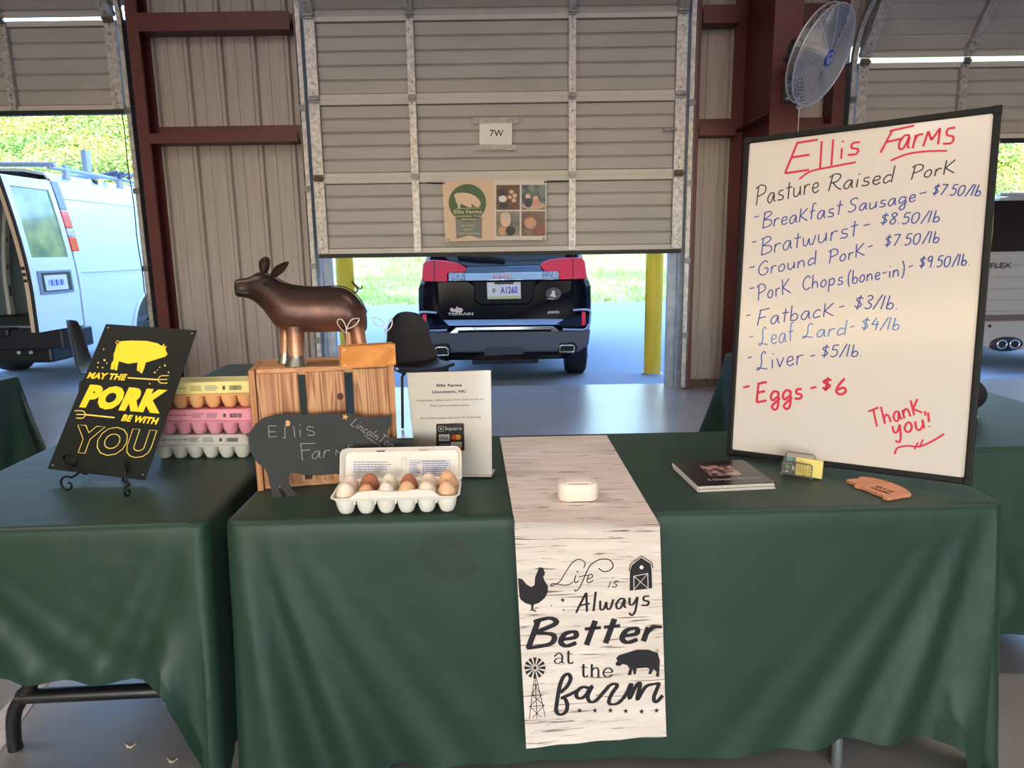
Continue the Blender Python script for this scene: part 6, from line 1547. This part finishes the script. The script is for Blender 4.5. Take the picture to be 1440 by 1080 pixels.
# roof rack
mRk = M('rack_blue_white', (170, 184, 204), .4)
for x in (VX-.16, VX-VW+.16): B().tube([Vector((x, VY-.05, zt+.12)), Vector((x, VY+4.2, zt+.12))], .022, 8).build('rack_rail', mRk, va, smooth=60)
for y in (VY+.0, VY+1.3, VY+2.6): B().tube([Vector((VX-.12, y, zt+.15)), Vector((VX-VW+.12, y, zt+.17))], .026, 8).build('rack_crossbar', mRk, va, smooth=60)
for y in (VY+.25, VY+1.3):
    for x in (VX-.16, VX-VW+.16): B().bb((x-.02, y-.04, zt+.02), (x+.02, y+.04, zt+.17)).build('rack_foot', mRk, va, bevel=.005)
B().bb((VX-.20, VY+.62, zt+.13), (VX-.14, VY+.72, zt+.38)).build('ladder_stop', mRk, va, bevel=.008)
b = B()
for k in range(5): b.cyl((VX-.25+.06*k, VY+1.05+.1*k, zt+.14), (VX-.12+.02*k, VY+1.2+.1*k, zt+.20), .022, .018, 8)
b.build('rack_clamp', M('clamp_grey', (90, 100, 130), .5), va)
# ---------------------------------------------------------------- silver car on the right
FX, FY = 6.15, 7.9
fx = thing('silver_car', 'boxy silver car seen between the whiteboard and the right edge', 'car', (FX, FY, -.1))
mSv = M('silver_paint', (176, 172, 170), .32, .35, coat=.3); mSvD = M('brown_grey_trim', (92, 78, 80), .4)
prof2 = [(.80, .16), (.93, .24), (.985, .40), (1.0, .62), (1.0, 1.10), (.985, 1.22), (.94, 1.45), (.89, 1.74), (.84, 1.83), (.5, 1.87), (.0001, 1.88)]
Y2 = [(FY, .94, 0), (FY+.03, .975, 0), (FY+.1, .99, 0), (FY+.2, 1.0, 0), (FY+3.2, 1.0, 0), (FY+3.9, 1.0, .75), (FY+5.0, .95, .8)]
body_loft(B(), FX, prof2, Y2, lambda z: 0 if z < .6 else .03+(.05*(z-.6))).build('body', mSv, fx, smooth=28)
for sx in (-1, 1):
    for y in (FY+.95, FY+3.9): wheel(fx, (FX+sx*.87, y, .26), .36, .24, sx)
def fs(nm, a, z0, z1, off, mat, x0=None, bev=.006):
    x0 = -.93 if x0 is None else x0
    b = B(); L = lambda z: 0 if z < .6 else .03+(.05*(z-.6))
    pts = [Vector((FX+x, FY+L(z)-off, z)) for x, z in ((x0, z0), (a, z0), (a, z1), (x0, z1))]; b.prism(pts, (0, .06, 0)); return b.build(nm, mat, fx, bevel=bev)
fs('rear_window', .86, 1.25, 1.80, .012, M('tinted_glass', (16, 16, 20), .05, spec=.8, coat=.5), -.86)
for k in range(5): fs('tailgate_rib', .9, .60+k*.125, .60+k*.125+.110, .016, mSv, -.9, .006)
fs('bumper_strip', .95, .50, .56, .03, mSvD, -.95); fs('bumper', .97, .20, .50, .022, mSv, -.97, .02)
fs('roof_spoiler', .85, 1.84, 1.88, .08, mSv, -.85, .01)
for x in (-.62, .62):
    B().ball((FX+x, FY-.015, .235), (.20, .03, .085), 16).build('exhaust_recess', mBlackS, fx, smooth=80)
    for k in (-.07, .07): B().tube([Vector((FX+x+k+.052*cos(a), FY-.055, .235+.045*sin(a))) for a in [2*pi*q/16 for q in range(16)]], .010, 8, True).build('exhaust_tip', mChrm, fx, smooth=60)
B().cyl((FX-.83, FY-.03, .44), (FX-.83, FY-.02, .44), .018).build('parking_sensor', mBlackS, fx)
for sx in (-1, 1):
    for y0_, y1_ in ((FY+.35, FY+1.35), (FY+1.42, FY+2.3), (FY+2.37, FY+3.2)):
        b = B(); b.prism([Vector((FX+sx*(.99-.05*(z_-1.22)/.25+.0), y_, z_)) for y_, z_ in ((y0_, 1.26), (y1_, 1.26), (y1_, 1.46), (y0_, 1.46))]+[], (sx*.012, 0, 0)); b.build('side_window', MATS['tinted_glass'], fx)
        b = B(); b.prism([Vector((FX+sx*(.945-.05*(z_-1.45)/.29), y_, z_)) for y_, z_ in ((y0_, 1.46), (y1_, 1.46), (y1_, 1.72), (y0_, 1.72))], (sx*.012, 0, 0)); b.build('side_window', MATS['tinted_glass'], fx)
    b = B(); b.box((FX+sx*.955, FY+.02, 1.05), (.07, .10, .34)); b.build('tail_lamp', mLampR, fx, bevel=.015)
fpn = Pl((FX, FY+.03+.05*.52-.018, 1.1), (1, 0, 0), (0, 0, 1)); a0 = Vector((FX-.86, FY+.035, 1.075)); a1 = Vector((FX-.62, FY+.035, 1.075))
b = B(); text(b, fpn, 'FLEX', tuple(px(a0)), tuple(px(a1)), 7.5, .006, .03); b.build('lettering', M('badge_dark', (60, 54, 58), .4), fx)

# ================================================================== third level: pieces that belong to a part
def centre(o):
    n = len(o.data.vertices); c = Vector((0, 0, 0))
    for v in o.data.vertices: c += v.co
    return c/max(n, 1)
SUB = {'door_glass': 'rear_door', 'door_seal': 'rear_door', 'door_edge': 'rear_door', 'latch': 'rear_door', 'plate_surround': 'rear_door', 'wheel_disc': 'tyre', 'wheel_spokes': 'tyre', 'wheel_cover': 'tyre',
       'hoof': 'leg', 'eye_ring': 'eye', 'corner_cap': 'frame_rail', 'red_lettering': 'writing_surface', 'blue_lettering': 'writing_surface', 'light_blue_lettering': 'writing_surface', 'black_lettering': 'writing_surface',
       'plate_lettering': 'license_plate', 'plate_emblem': 'license_plate', 'plate_print': 'license_plate', 'sticker_print': 'round_sticker', 'plate_frame_band': 'plate_frame', 'panel_gap': 'tail_lamp', 'exhaust_tip': 'exhaust_recess',
       'hinge': 'stile', 'badge_print': 'badge', 'printed_text': 'lid', 'nutrition_label': 'lid', 'label_print': 'lid', 'lid_dimple': 'lid', 'latch_slot': 'lid', 'cover_photo': 'front_cover', 'cover_lettering': 'front_cover', 'card_slot': 'card_slot_cover',
       'burned_lettering': 'plaque', 'chain_ring': 'pull_chain', 'rib_slot': 'interior_rib', 'photo_detail': 'photo', 'knot': 'front_slat', 'mount_bolts': 'mount_plate', 'bumper_step': 'step_bumper', 'wire_leaf': 'clip_stem', 'barn_door_print': 'barn_print', 'track_bolt_plate': 'track'}
for root in [o for o in list(bpy.data.objects) if o.parent is None and o.type == 'EMPTY']:
    kids = list(root.children)
    by = {}
    for k in kids: by.setdefault(k.name.split('.')[0], []).append(k)
    for k in kids:
        tgt = by.get(SUB.get(k.name.split('.')[0], ''), [])
        if tgt and k.type == 'MESH':
            c = centre(k); k.parent = min(tgt, key=lambda q: (centre(q)-c).length)
